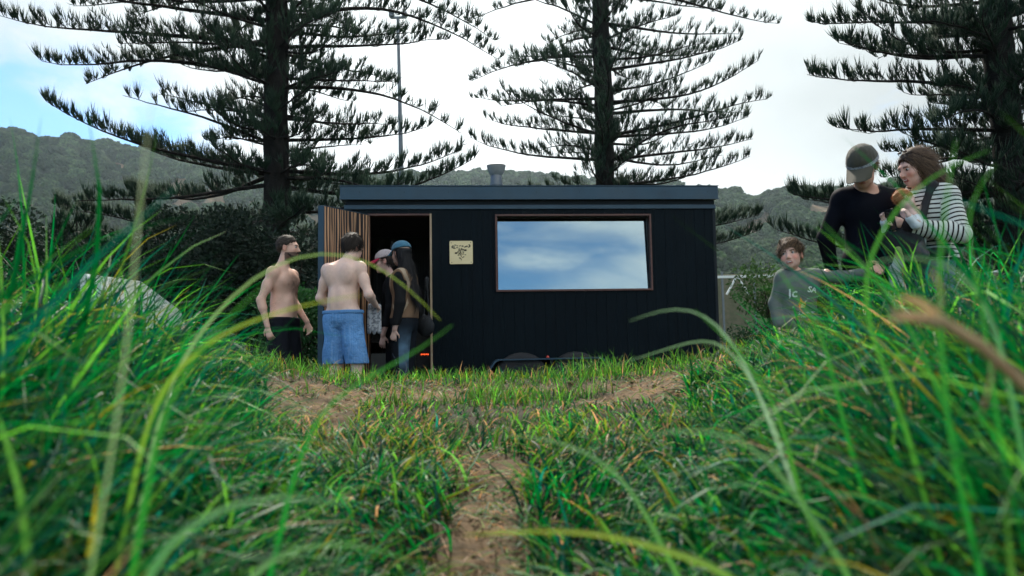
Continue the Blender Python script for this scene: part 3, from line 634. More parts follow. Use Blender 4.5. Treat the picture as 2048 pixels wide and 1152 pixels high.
# door leaf standing open towards the lawn
dl = .675
door = MB().box(0, dl, -.048, 0, ZB + .01, DT).build('door', mat_metal, cab, bevel=.003)
door.location = (D0 - .01, -.02, 0); door.rotation_euler = (0, 0, R(-124.8))
MB().box(dl - .014, dl + .004, -.052, .018, ZB + .008, DT + .004).build('edge_strip', mat_metal, door, bevel=.002)
MB().box(0, dl - .015, -.05, .0175, DT + .0005, DT + .006).build('top_cap', mat_metal, door)
for k in range(6):
    a = .004 + k * (dl - .022) / 6; b = .004 + (k + 1) * (dl - .022) / 6 - .003
    o = MB().box(-(b - a) / 2, (b - a) / 2, .001, .0145 + rb.uniform(-.001, .001), ZB + .02, DT - .002).build('board', mat_burnt, door, bevel=.0015); o.location.x = (a + b) / 2
for z in (.6, 1.25, 1.85):
    MB().lathe([(.009, 0), (.009, .09)], 8, (.0, -.006, z)).build('hinge', mat_trim, door, smooth=True)
MB().tube([(dl - .09, .014, 1.12), (dl - .09, .05, 1.12), (dl - .09, .05, 1.32), (dl - .09, .014, 1.32)], .009, 8).build('handle', mat_pale, door, smooth=True)
# interior
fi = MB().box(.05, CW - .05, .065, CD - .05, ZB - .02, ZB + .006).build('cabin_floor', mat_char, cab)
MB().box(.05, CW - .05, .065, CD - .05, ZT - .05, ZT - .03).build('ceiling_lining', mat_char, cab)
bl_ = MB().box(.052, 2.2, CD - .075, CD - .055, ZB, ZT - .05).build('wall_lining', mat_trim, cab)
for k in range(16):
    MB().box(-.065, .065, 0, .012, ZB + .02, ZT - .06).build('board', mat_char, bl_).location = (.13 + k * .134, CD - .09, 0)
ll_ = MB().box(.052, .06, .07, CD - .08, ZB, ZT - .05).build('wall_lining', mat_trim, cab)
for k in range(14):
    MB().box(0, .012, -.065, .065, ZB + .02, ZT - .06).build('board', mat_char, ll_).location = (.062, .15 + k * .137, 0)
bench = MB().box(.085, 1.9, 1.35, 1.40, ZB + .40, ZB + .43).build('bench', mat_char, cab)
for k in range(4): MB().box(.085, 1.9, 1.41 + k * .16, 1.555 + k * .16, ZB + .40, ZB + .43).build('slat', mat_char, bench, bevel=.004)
mat_grey = material('grey_panel', (.16, .17, .17), .7, noise=(5, (.10, .11, .11), .5), bump=(20, .2))
for a in (.09, .36, .63): MB().box(a, a + .255, .93, .95, ZB + .01, ZB + .26).build('kick_panel', mat_grey, cab, bevel=.004)
sv = MB().box(.70, 1.08, .42, .80, ZB + .09, ZB + .52).build('stove', material('black_iron', (.012, .012, .012), .6, bump=(40, .2)), cab, bevel=.008)
MB().box(.69, 1.09, .41, .81, ZB + .521, ZB + .54).build('hot_plate', mat_trim, sv, bevel=.004)
for (a, b) in ((.72, .43), (1.04, .43), (.72, .77), (1.04, .77)): MB().box(a, a + .025, b, b + .025, ZB + .006, ZB + .09).build('leg', mat_trim, sv)
mat_glow = bpy.data.materials.new('ember_glow'); mat_glow.use_nodes = True; pb = mat_glow.node_tree.nodes['Principled BSDF']; pb.inputs['Base Color'].default_value = (.3, .05, .02, 1); pb.inputs['Emission Color'].default_value = (1, .10, .02, 1); pb.inputs['Emission Strength'].default_value = 1.0
gm = MB()
for k in range(5): gm.box(.752 + k * .018, .764 + k * .018, .409, .419, ZB + .236 + .003 * (k % 2), ZB + .252)
gm.build('glowing_grate', mat_glow, sv)
# window
wf = MB(); fwd_ = .020
wf.box(W0 - fwd_, W0, -.022, .12, WB - fwd_, WT + fwd_).box(W1, W1 + fwd_, -.022, .12, WB - fwd_, WT + fwd_)
wf.box(W0, W1, -.022, .12, WT, WT + fwd_).box(W0, W1, -.022, .12, WB - fwd_, WB)
win = wf.build('window', mat_red, cab, bevel=.002)
pn = MB().box(W0 + .001, W1 - .001, 0, .008, .001, WT - WB - .001).build('pane', mat_glass, win); pn.location = (0, .056, WB); pn.rotation_euler = (R(-3.9), 0, 0)
gsk = MB(); gsk.box(W0, W0 + .008, .047, .0545, WB, WT).box(W1 - .008, W1, .047, .0545, WB, WT).box(W0 + .008, W1 - .008, .047, .0545, WT - .008, WT).box(W0 + .008, W1 - .008, .047, .0545, WB, WB + .006).build('gasket', mat_trim, win)
# chassis, mudguard, wheels
ch = MB(); ch.box(.05, CW - .05, .10, .18, ZB - .13, ZB - .022).box(.05, CW - .05, CD - .2, CD - .12, ZB - .13, ZB - .022)
for k in range(5): ch.box(.1 + k * .9, .16 + k * .9, .18, CD - .2, ZB - .11, ZB - .03)
ch.build('chassis', mat_trim, cab)
out_ = [(1.40, .34), (1.515, .505), (1.55, .525), (2.60, .530), (2.64, .515), (2.80, .34)]
fe_ = MB(); pl = out_ + [(p[0] + (.012 if p[0] < 2 else -.012), p[1] - .014) for p in out_[::-1]]
fe_.prism(pl, -.24, -.002, 'y'); fen = fe_.build('mudguard', mat_metal, cab)
MB().prism([(1.42, .34), (1.525, .498), (1.55, .512), (2.60, .515), (2.625, .505), (2.78, .34)], -.018, -.004, 'y').build('inner_panel', mat_grey if False else mat_trim, fen)
MB().box(2.085, 2.115, -.23, -.02, .30, .512).build('strut', mat_trim, fen)
mat_tyre = material('tyre_rubber', (.015, .015, .016), .8, bump=(60, .3)); 
for u in (1.80, 2.36):
    prof = [(.17, -.08), (.26, -.085), (.285, -.07), (.295, -.04), (.295, .04), (.285, .07), (.26, .085), (.17, .08)]
    w = MB().lathe(prof, 28).build('wheel', mat_tyre, cab, smooth=True); w.matrix_local = Matrix.Translation((u, -.12, .295)) @ Matrix.Rotation(PI / 2, 4, 'X')
    MB().lathe([(.03, .06), (.06, .075), (.165, .082), (.172, .079), (.16, .05), (.05, .03)], 24).build('rim', mat_trim, w, smooth=True)
mat_amber = material('red_lens', (.5, .05, .03), .2)
ml = MB().lathe([(.016, 0), (.018, .006), (.012, .02), (.004, .024)], 12, (2.07, -.14, .530)).build('marker_light', mat_amber, fen, smooth=True)
MB().box(3.25, 3.33, -.02, .06, .0, ZB).build('prop_leg', mat_trim, cab); MB().box(.25, .33, .1, .18, .0, ZB - .13).build('prop_leg', mat_trim, cab)
# carved ply plaque
mat_ply = material('pale_plywood', (.80, .64, .36), .6, noise=(4, (.72, .56, .29), .6, (1, 1, 7)), bump=(40, .1))
mat_burn = material('burnt_cut', (.015, .012, .01), .8)
pc = MB().prism([(1.074 + x, 1.520 + z) for x, z in [(.008, 0), (.234, 0), (.242, .008), (.242, .236), (.234, .244), (.008, .244), (0, .236), (0, .008)]], -.016, -.002, 'y').build('plaque', mat_ply, cab)
em = MB()
def dash(cx_, cy_, w_=13, h_=6, rot=0):
    u_ = 1.074 + (cx_ - 84) / 256 * .242; z_ = 1.520 + (1087 - cy_) / 247 * .244; a = w_ / 256 * .150; b = h_ / 256 * .165; r_ = R(rot)
    em.prism([(u_ + math.cos(r_) * p * a - math.sin(r_) * q * b, z_ + math.sin(r_) * p * a + math.cos(r_) * q * b) for p, q in ((-1, -.8), (-.8, -1), (.8, -1), (1, -.8), (1, .8), (.8, 1), (-.8, 1), (-1, .8))], -.0175, -.0155, 'y')
for a in [(118, 896, 20, 8, 40), (112, 905, 9, 16), (120, 913, 20, 7, -30), (304, 885, 18, 8, -30), (308, 895, 10, 18), (300, 905, 20, 7, 20), (134, 904, 10, 10), (147, 885, 16, 7), (170, 893, 14, 6, -10), (200, 893, 18, 6, 20), (228, 896, 16, 10), (256, 906, 20, 6, 8), (276, 897, 14, 9), (262, 899, 12, 5),
          (140, 919, 18, 7), (168, 912, 16, 6), (190, 918, 10, 5), (218, 921, 14, 6, -20), (192, 931, 16, 6, 15), (235, 934, 12, 10), (258, 940, 22, 14), (212, 933, 9, 8), (200, 946, 18, 8), (222, 934, 8, 6), (184, 940, 9, 6, 50), (178, 957, 14, 9), (205, 961, 14, 9), (232, 950, 10, 7, -20), (235, 964, 14, 6, 30),
          (153, 970, 18, 13), (168, 968, 8, 8), (195, 974, 14, 8), (215, 978, 12, 6, -30), (182, 992, 15, 6), (187, 980, 11, 6), (207, 985, 12, 6, 40), (233, 981, 14, 6, 10), (258, 989, 16, 5), (208, 995, 10, 5), (214, 1006, 14, 5, 50), (230, 1018, 14, 5, 20), (240, 1008, 12, 5, -20), (197, 1022, 16, 6, -15), (202, 1029, 10, 4, 30), (214, 1038, 5, 14)]: dash(*a)
em.build('emblem', mat_burn, pc)
for a in ((103, 860), (317, 858), (107, 1070), (321, 1068)):
    em = MB(); dash(*a, 7, 7); em.build('screw', material('brass_screw', (.25, .17, .07), .4, metal=.8), pc)

# ------------------------------------------------------------------ parked car at the left and a notice
mat_car = material('white_car_paint', (.74, .76, .72), .28, coat=.5, noise=(3, (.66, .68, .65), .4), bump=(3, .02))
mat_dglass = material('dark_glass', (.01, .014, .018), .08, spec=.6)
car = empty('parked_hatchback', (-5.15, 11.0, 0), R(-8), 'white hatchback with tailgate half raised, mostly hidden by the tall grass', 'car')
body = [(.55, .35), (.62, .55), (.55, .80), (.42, .86), (.30, .90), (-.2, .92), (-2.4, .90), (-3.3, .80), (-3.55, .62), (-3.6, .35)]
b_ = MB().prism(body, -.8, .8, 'y').build('body', mat_car, car, bevel=.04)
gh = MB(); lo_ = [(-.05, .90), (-2.35, .88)]; 
V = [(.02, -.74, .90), (-.55, -.62, 1.33), (-1.75, -.62, 1.34), (-2.5, -.74, .88)]; V += [(x, -y, z) for x, y, z in V]
gh.add(V, [(0, 1, 2, 3), (7, 6, 5, 4), (0, 4, 5, 1), (1, 5, 6, 2), (2, 6, 7, 3), (0, 3, 7, 4)]).build('greenhouse', mat_dglass, car, bevel=.02)
MB().box(-1.8, -.5, -.6, .6, 1.34, 1.38).build('roof', mat_car, car, bevel=.02)
tg = MB().prism([(-.42, 1.36), (-.50, 1.60), (-.40, 1.74), (.24, 1.28), (.36, .98), (.28, .95), (-.02, 1.12)], -.62, .62, 'y').build('tailgate', mat_car, car, bevel=.015)
for off in (0, .05): MB().tube([(-.38, -.624, 1.66 - off), (.16, -.624, 1.26 - off)], .006, 5).build('trim_line', mat_dglass, tg)
MB().prism([(.36, .60), (.58, .56), (.48, .88), (.40, .92)], -.82, -.56, 'y').build('tail_panel', mat_car, car, bevel=.01)
MB().tube([(.18, -.60, 1.25), (.30, -.60, 1.10), (.36, -.60, .94)], .010, 6).build('gas_strut', mat_mast, car)
mr = MB().box(.50, .70, -.86, -.80, .86, .98).build('mirror', mat_dglass, car, bevel=.015)
MB().tube([(.46, -.8, .80), (.58, -.83, .88)], .012, 6).build('mirror_arm', mat_trim, mr)
for x in (-.25, -2.9):
    w = MB().lathe([(.17, -.09), (.28, -.095), (.31, -.06), (.31, .06), (.28, .095), (.17, .09)], 24).build('wheel', mat_tyre, car, smooth=True); w.matrix_local = Matrix.Translation((x, -.74, .31)) @ Matrix.Rotation(PI / 2, 4, 'X')
    MB().lathe([(.04, .1), (.16, .098), (.17, .09), (.1, .06)], 20).build('rim', mat_mast, w, smooth=True)
nb_ = empty('notice_board', (-3.65, 10.0, 0), 0, 'small white card notice with orange top on a stake', 'sign')
MB().box(-.012, .012, .0, .015, -.1, .42).build('stake', mat_pale, nb_); cdn = MB().box(-.038, .038, -.012, -.002, .42, .56).build('card', mat_white, nb_, bevel=.002)
MB().box(-.034, .034, -.0145, -.0125, .515, .553).build('orange_band', material('orange_print', (.65, .25, .06), .6), cdn)

# ------------------------------------------------------------------ people: signed distance bodies, polygonised with surface nets
class Sdf:
    def __init__(s, k=.025): s.p = []; s.zp = 0; s.k = k; s.cuts = []; s.disp = None
    def cone(s, a, b, ra, rb, k=None, sq=None, sub=False):
        s.p.append(('c', np.array(a, float), np.array(b, float), ra, rb, s.k if k is None else k, sq, sub)); return s
    def ell(s, c, r, k=None, rot=None, sub=False):
        s.p.append(('e', np.array(c, float), np.array(r, float), rot, None, s.k if k is None else k, None, sub)); return s
    def xf(s, M3, t):
        """move all prims by a rotation and a translation"""
        M3 = np.array(M3); t = np.array(t)
        for i, q in enumerate(s.p):
            q = list(q); q[1] = M3 @ q[1] + t
            if q[0] == 'c':
                q[2] = M3 @ q[2] + t
                if q[6] is not None: q[6] = (M3 @ np.array(q[6][0]), q[6][1])
            else: q[3] = M3 @ (np.eye(3) if q[3] is None else q[3])
            s.p[i] = tuple(q)
        return s
    def cut(s, n, d): s.cuts.append((np.array(n, float) / np.linalg.norm(n), d)); return s   # keeps n.p <= d
    @staticmethod
    def ev(q, P):
        if q[0] == 'c':
            a, b = q[1], q[2]; ba = b - a
            if q[6] is not None:
                ax, f = np.array(q[6][0]), q[6][1]
                rel = P - a; al = rel @ ax; ab = ba @ ax
                rel = rel + (al * (1 / f - 1))[..., None] * ax; ba = ba + ax * ab * (1 / f - 1)
            else: rel = P - a
            t = np.clip((rel @ ba) / max(ba @ ba, 1e-9), 0, 1)
            d = np.linalg.norm(rel - t[..., None] * ba, axis=-1) - (q[3] + (q[4] - q[3]) * t)
            if q[6] is not None: d = d * (.5 + .5 * q[6][1])
            return d, t * np.linalg.norm(ba)
        rel = P - q[1]
        if q[3] is not None: rel = rel @ q[3]
        u = rel / q[2]; l = np.linalg.norm(u, axis=-1); l2 = np.linalg.norm(u / q[2], axis=-1)
        return l * (l - 1) / (l2 + 1e-9), rel[..., 2]
    def mesh(s, vox=.008, name='body', colf=None, smooth=1):
        lo = np.full(3, 1e9); hi = -lo
        for q in s.p:
            if q[7]: continue
            if q[0] == 'c': r = max(q[3], q[4]); pts = [q[1] - r, q[1] + r, q[2] - r, q[2] + r]
            else: r = q[2].max(); pts = [q[1] - r, q[1] + r]
            lo = np.minimum(lo, np.min(pts, 0)); hi = np.maximum(hi, np.max(pts, 0))
        lo -= vox * 4 + .01; hi += vox * 4 + .01
        n = np.ceil((hi - lo) / vox).astype(int) + 1
        D = np.full(n, .06, np.float32)
        ax = [lo[i] + vox * np.arange(n[i]) for i in range(3)]
        for q in s.p:
            pad = q[5] + .03
            if q[0] == 'c': r = max(q[3], q[4]) + pad; a = np.minimum(q[1], q[2]) - r; b = np.maximum(q[1], q[2]) + r
            else: r = q[2].max() + pad; a = q[1] - r; b = q[1] + r
            i0 = np.clip(((a - lo) / vox).astype(int), 0, n); i1 = np.clip(((b - lo) / vox).astype(int) + 2, 0, n)
            if (i1 <= i0).any(): continue
            g = np.stack(np.meshgrid(*[ax[i][i0[i]:i1[i]] for i in range(3)], indexing='ij'), -1)
            d, _ = s.ev(q, g); S = D[i0[0]:i1[0], i0[1]:i1[1], i0[2]:i1[2]]; k = max(q[5], 1e-5)
            if q[7]: d = -d; h = np.maximum(k - np.abs(S - d), 0) / k; S[:] = np.maximum(S, d) + h * h * k * .25
            else: h = np.maximum(k - np.abs(S - d), 0) / k; S[:] = np.minimum(S, d) - h * h * k * .25
        if s.disp is not None or s.cuts:
            g = np.stack(np.meshgrid(*ax, indexing='ij'), -1)
            if s.disp is not None: D = D + s.disp(g).astype(np.float32)
            for nn, dd in s.cuts: D = np.maximum(D, (g @ nn - dd).astype(np.float32))
        D[0] = D[-1] = .05; D[:, 0] = D[:, -1] = .05; D[:, :, 0] = D[:, :, -1] = .05
        # surface nets
        ins = D < 0
        c = [ins[i:n[0] - 1 + i, j:n[1] - 1 + j, k:n[2] - 1 + k] for i in (0, 1) for j in (0, 1) for k in (0, 1)]
        tot = sum(x.astype(np.int8) for x in c); act = (tot > 0) & (tot < 8)
        I = np.argwhere(act); num = np.zeros((len(I), 3)); cnt = np.zeros(len(I))
        cor = [(i, j, k) for i in (0, 1) for j in (0, 1) for k in (0, 1)]
        for a_ in cor:
            for dim in range(3):
                if a_[dim]: continue
                b_ = list(a_); b_[dim] = 1
                da = D[I[:, 0] + a_[0], I[:, 1] + a_[1], I[:, 2] + a_[2]]; db = D[I[:, 0] + b_[0], I[:, 1] + b_[1], I[:, 2] + b_[2]]
                m = (da < 0) != (db < 0); t = np.where(m, da / np.where(m, da - db, 1), 0)
                p = np.array(a_, float)[None] + np.eye(3)[dim] * t[:, None]
                num += p * m[:, None]; cnt += m
        V = lo + (I + num / cnt[:, None]) * vox
        vid = np.full(act.shape, -1, np.int64); vid[act] = np.arange(len(I))
        # argwhere and boolean order agree (C order)
        Fs = []
        for dim in range(3):
            sl0 = [slice(1, -1)] * 3; sl0[dim] = slice(0, -1); sl1 = [slice(1, -1)] * 3; sl1[dim] = slice(1, None)
            A_, B_ = ins[tuple(sl0)], ins[tuple(sl1)]
            e = np.argwhere(A_ != B_); flip = A_[tuple(e.T)]
            base = e.copy(); o1, o2 = [d for d in range(3) if d != dim]
            for d in (o1, o2): base[:, d] += 1
            def idn(x, y):
                b = base.copy(); b[:, o1] -= x; b[:, o2] -= y; return vid[b[:, 0], b[:, 1], b[:, 2]]
            q = np.stack([idn(1, 1), idn(0, 1), idn(0, 0), idn(1, 0)], 1)
            fl = flip if dim != 1 else ~flip
            q[~fl] = q[~fl][:, ::-1]; Fs.append(q)
        F = np.concatenate(Fs)
        # light smoothing
        E_ = np.concatenate([F[:, [0, 1]], F[:, [1, 2]], F[:, [2, 3]], F[:, [3, 0]]])
        for _ in range(smooth):
            acc = np.zeros_like(V); cn = np.zeros(len(V))
            for x in range(3): acc[:, x] = np.bincount(E_[:, 0], V[E_[:, 1], x], len(V))
            cn = np.bincount(E_[:, 0], minlength=len(V))[:, None]
            V = V * .5 + .5 * acc / np.maximum(cn, 1)
        best = np.full(len(V), 1e9); al = np.zeros(len(V))
        for j, q in enumerate(s.p):
            if q[7]: continue
            d, t = s.ev(q, V); m = d < best; best[m] = d[m]; al[m] = (V[:, 2] if j < s.zp else t + j * .013)[m]
        col = colf(V) if colf else None
        return np_mesh(name, V, F, col, {'along': al})

def RX(a): c, s = math.cos(a), math.sin(a); return np.array([[1, 0, 0], [0, c, -s], [0, s, c]])
def RY(a): c, s = math.cos(a), math.sin(a); return np.array([[c, 0, s], [0, 1, 0], [-s, 0, c]])
def RZ(a): c, s = math.cos(a), math.sin(a); return np.array([[c, -s, 0], [s, c, 0], [0, 0, 1]])

def head_prims(S, c, Rm, s=1.0, child=False, female=False, mouth_open=False, ear=True):
    """adds head shapes (facing -Y in head space) at c with rotation Rm and size s"""
    T = lambda p: np.array(c) + Rm @ (np.array(p) * s)
    def e(p, r, k=.02, sub=False, rot=None): S.ell(T(p), np.array(r) * s, k * s, Rm if rot is None else Rm @ rot, sub)
    def cn(a, b, ra, rb, k=.015): S.cone(T(a), T(b), ra * s, rb * s, k * s)
    e((0, .014, .032), (.074, .094, .084)); e((0, -.022, -.02), (.063, .074, .078), .03)
    if child: e((0, -.035, -.06), (.056, .046, .042), .03); e((0, -.066, -.088), (.018, .016, .014), .02)
    else: e((0, -.040, -.074), (.048 if female else .053, .050, .038), .03); e((0, -.076, -.098), (.016, .015, .015), .02)
    e((0, -.080, .026), (.048, .014, .012), .02)
    e((.036, -.058, -.028), (.024, .026, .022), .02); e((-.036, -.058, -.028), (.024, .026, .022), .02)
    e((.031, -.099, .006), (.017, .012, .011), .012, True); e((-.031, -.099, .006), (.017, .012, .011), .012, True)
    L = .72 if child else 1
    cn((0, -.090, .012), (0, -.090 - .024 * L, -.030), .008, .0105, .012); e((.010, -.094, -.034), (.009, .010, .007), .008); e((-.010, -.094, -.034), (.009, .010, .007), .008)
    e((0, -.089, -.060), (.024, .012, .0062), .006); e((0, -.086, -.072), (.020, .012, .0068), .006)
    if mouth_open: e((0, -.097, -.066), (.017, .014, .0075), .003, True)
    if ear:
        for g in (1, -1):
            e((g * .077, .016, -.006), (.008, .020, .031), .006); e((g * .083, .010, -.006), (.006, .010, .018), .004, True)
def head_color(V, c, Rm, s, skin, lips=(.42, .13, .12), brow=(.06, .035, .02), beard=None, cheek=0, stub=None):
    P = ((V - np.array(c)) @ Rm) / s
    C = np.tile(np.array(skin, float), (len(V), 1)); x, y, z = P.T; ax = np.abs(x)
    inh = (np.abs(x) < .11) & (y > -.14) & (y < .14) & (z > -.13) & (z < .14)
    def put(w, col):
        w = np.clip(w * inh, 0, 1)[:, None]; C[:] = C * (1 - w) + np.array(col) * w
    put(.55 * np.exp(-(((ax - .042) / .02) ** 2 + ((z + .028) / .02) ** 2)) * (y < -.03) * (1 + cheek), np.array(skin) * np.array([1.05, .72, .68]))
    put(.5 * np.exp(-((ax / .012) ** 2 + ((z + .035) / .012) ** 2)) * (y < -.09), np.array(skin) * np.array([1.0, .75, .7]))
    put((np.abs(z + .065) < .011) * (ax < .022) * (y < -.078) * .9, lips)
    put((np.abs(z - .024 - .2 * (ax - .03) * (ax < .03)) < .005) * (ax > .012) * (ax < .046) * (y < -.05) * .85, brow)
    put((ax > .072) * (y > -.01) * (y < .04) * (np.abs(z) < .04) * .5, np.array(skin) * np.array([1.05, .62, .56]))
    if beard is not None:
        b = (z < -.028 + .5 * np.clip(y + .06, 0, 1)) & (z > -.13) & (y < .02) & ~((np.abs(z + .066) < .009) & (ax < .02)) & ((ax > .03 - (z + .045) * .0) | (z < -.046) | (ax < .012) & (z < -.04))
        b &= (z < -.046) & (ax > -1); put(b * .9, beard)
    return C
def hand_prims(S, w, d, n, s=1.0, curl=.35, side=1, k=.006):
    """w wrist, d pointing along the hand, n palm normal; side: which side the thumb leaves"""
    w = np.array(w, float); d = np.array(d, float); d /= np.linalg.norm(d); n = np.array(n, float); n -= d * (n @ d); n /= np.linalg.norm(n); t = np.cross(n, d) * side
    pa = w + d * .02 * s; pb = w + d * .085 * s
    S.cone(pa, pb, .026 * s, .036 * s, .012, sq=(n, .42))
    for j, (o, L) in enumerate([(.027, .070), (.009, .078), (-.009, .073), (-.026, .058)]):
        b0 = w + d * .088 * s + t * o * s; dd = d + t * o * 2
        c1 = curl * (1 + .15 * j); u1 = dd * math.cos(c1) + n * math.sin(c1); u1 /= np.linalg.norm(u1); c2 = curl * 2.4; u2 = dd * math.cos(c2) + n * math.sin(c2); u2 /= np.linalg.norm(u2)
        p1 = b0 + u1 * L * .5 * s; p2 = p1 + u2 * L * .5 * s
        S.cone(b0 - d * .012 * s, p1, .0092 * s, .0085 * s, k * .7); S.cone(p1, p2, .0085 * s, .0070 * s, k * .5)
    b0 = w + d * .03 * s + t * .026 * s; p1 = b0 + (d * .6 + t * .7 + n * .2) * .036 * s; p2 = p1 + (d * .9 + t * .25 + n * .35) * .030 * s
    S.cone(b0, p1, .013 * s, .010 * s, .010); S.cone(p1, p2, .010 * s, .0082 * s, .004)
mat_skin = material('skin', (1, 1, 1), .5, attr='col', sss=.12, noise=(30, (.40, .22, .17), .16), bump=(90, .12), spec=.35)
mat_eyew = material('eye', (.45, .42, .40), .15); mat_iris = material('iris', (.02, .015, .01), .1)
mat_teeth = material('teeth', (.75, .72, .65), .3)
def eyes(parent, c, Rm, s=1.0, look=(0, 0)):
    for g in (1, -1):
        p = np.array(c) + Rm @ (np.array((g * .031, -.0785, .005)) * s)
        me = bpy.data.meshes.new('eye'); bm = bmesh.new(); bmesh.ops.create_uvsphere(bm, u_segments=14, v_segments=9, radius=.0118 * s)
        dirv = Rm @ np.array([look[0], -1, look[1]]); dirv /= np.linalg.norm(dirv)
        for f in bm.faces: f.material_index = 1 if f.calc_center_median().normalized().dot(Vector(dirv)) > .74 else 0
        bm.to_mesh(me); bm.free(); o = link('eye', me, (mat_eyew, mat_iris), parent, smooth=True); o.location = p

def hair_strands(n, me_obj, flow, length, width, cols, rr, lift=.12, keep=None, seg=4, curlf=.0):
    """short ribbons growing from the faces of a hair shell; flow(P, N) gives the combing direction"""
    me = me_obj.data; nv = len(me.vertices); V = np.empty(nv * 3); me.vertices.foreach_get('co', V); V = V.reshape(-1, 3)
    NN = np.empty(nv * 3); me.vertices.foreach_get('normal', NN); NN = NN.reshape(-1, 3)
    i = rr.choice(nv, n)
    if keep is not None: m = keep(V[i]); i = i[m]
    P, Nn = V[i] + rr.normal(0, .002, (len(i), 3)), NN[i]
    Fl = flow(P, Nn); Fl -= Nn * np.sum(Fl * Nn, 1)[:, None] * .85; Fl /= np.linalg.norm(Fl, axis=1)[:, None] + 1e-9
    L = (length * rr.uniform(.6, 1.2, len(i)))[:, None]
    d = Fl + Nn * (lift * rr.uniform(.2, 1.6, len(i)))[:, None] + rr.normal(0, .16, (len(i), 3)); d /= np.linalg.norm(d, axis=1)[:, None]
    side = np.cross(d, Nn); side /= np.linalg.norm(side, axis=1)[:, None] + 1e-9
    t = np.linspace(0, 1, seg + 1); rows = []
    bend = rr.normal(0, curlf + .12, (len(i), 1))
    for tt in t:
        p = P + d * L * tt + side * bend * L * tt ** 2 - Nn * L * (lift * .5) * tt ** 2 + np.array([0, 0, -.12]) * L * tt ** 2
        w = width * (1 - tt * .85); rows += [p - side * w, p + side * w]
    A = np.stack(rows, 1); n_ = len(i); k = np.arange(n_ * 2 * (seg + 1)).reshape(n_, seg + 1, 2)
    F = np.stack([k[:, :-1, 0], k[:, :-1, 1], k[:, 1:, 1], k[:, 1:, 0]], -1).reshape(-1, 4)
    g = rr.random((n_, 1)); C = np.array(cols[0]) * (1 - g) + np.array(cols[1]) * g
    return np_mesh('strands', A.reshape(-1, 3), F, np.repeat(C, 2 * (seg + 1), 0))
mat_hair = material('hair', (1, 1, 1), .62, attr='col', spec=.25)
def flat_col(c): return lambda V: np.tile(np.array(c, float), (len(V), 1))
def cloth(name, base, parent, S, vox=.009, rough=.85, noise=None, bump=None, sheen=.2, stripes=None, colf=None, label=None, mat=None):
    m = mat or material(name, base if colf is None else (1, 1, 1), rough, attr='col' if colf else None, noise=noise, bump=bump or (160, .25), sheen=0, spec=.06, stripes=stripes)
    o = link(name, S.mesh(vox, name, colf), m, parent, smooth=True)
    if label: o['label'] = label
    return o
def folds(amp, sc, seed=0, zdir=(1, 1, 1)):
    r = np.random.default_rng(seed); W_ = r.normal(size=(5, 3)) * sc * np.array(zdir); ph = r.random(5) * 6
    return lambda g: sum(np.sin(g @ W_[i] + ph[i] + 1.5 * np.sin(g @ W_[(i + 1) % 5] * .6)) for i in range(5)) * (amp / 3)

FY = np.array([0, 1., 0])
def torso(S, J, w=1.0, fat=0, female=False, add=0.0, k=.05):
    """pelvis, waist, chest, neck joints -> trunk; add inflates for cloth"""
    f = J.get('fwd', FY); X = np.cross(f, [0, 0, 1.]); X /= np.linalg.norm(X)
    p, wa, ch, nk = [np.array(J[q], float) for q in ('pelvis', 'waist', 'chest', 'neck')]
    wd = .052 * w; 
    S.cone(p - X * .075 * w, p + X * .075 * w, .108 * w + add, .108 * w + add, k, sq=(f, .92))
    S.cone(p, wa, .135 * w + add, (.118 if female else .132) * w + fat + add, k, sq=(f, .78))
    S.cone(wa, ch, (.118 if female else .132) * w + fat + add, (.140 if female else .158) * w + add, k, sq=(f, .74))
    S.cone(ch - X * .07 * w, ch + X * .07 * w, .100 * w + add, .100 * w + add, k)
    for g, nm in ((1, 'shL'), (-1, 'shR')):
        sh = np.array(J[nm], float)
        S.cone(ch + X * g * -.04 + np.array([0, 0, .04]), sh + (ch - sh) * .12, .085 * w + add, .058 * w + add, k)
        S.cone(nk + np.array([0, 0, -.015]), sh + np.array([0, 0, .0]), .050 * w + add, .046 * w + add, k * .8)
def limbs(S, J, which, w=1.0, add=0.0, kk=.02, part='all'):
    for g in which:
        if part in ('all', 'arm'):
            s_, e_, wr = J['sh' + g], J['el' + g], J['wr' + g]
            S.cone(s_, e_, .050 * w + add, .038 * w + add, kk * 1.6); S.cone(e_, wr, .040 * w + add, .026 * w + add * 1.2, kk)
            if add == 0: 
                m = np.array(e_) * .72 + np.array(wr) * .28; S.cone(e_, m, .036 * w, .043 * w, kk)
                m = np.array(s_) * .5 + np.array(e_) * .5; S.ell(m, (.046 * w, .050 * w, .075 * w), kk)
                S.ell(s_, (.056 * w, .056 * w, .058 * w), .03)
        if part in ('all', 'leg'):
            h_, kn, an = [np.array(J[q + g], float) for q in ('hip', 'kn', 'an')]
            S.cone(h_, kn, .088 * w + add, .056 * w + add, kk * 1.5); S.cone(kn, an, .054 * w + add, .036 * w + add, kk)
            if add == 0: S.ell(kn * .68 + an * .32 + np.array([0, .018, 0]), (.052 * w, .056 * w, .10), kk)
def feet(S, J, fdir=(0, -1, 0), add=0):
    for g in 'LR':
        an = np.array(J['an' + g], float); f = np.array(fdir, float)
        S.cone(an + np.array([0, 0, -.05]) - f * .03, an + np.array([0, 0, -.062]) + f * .13, .036 + add, .030 + add, .03)
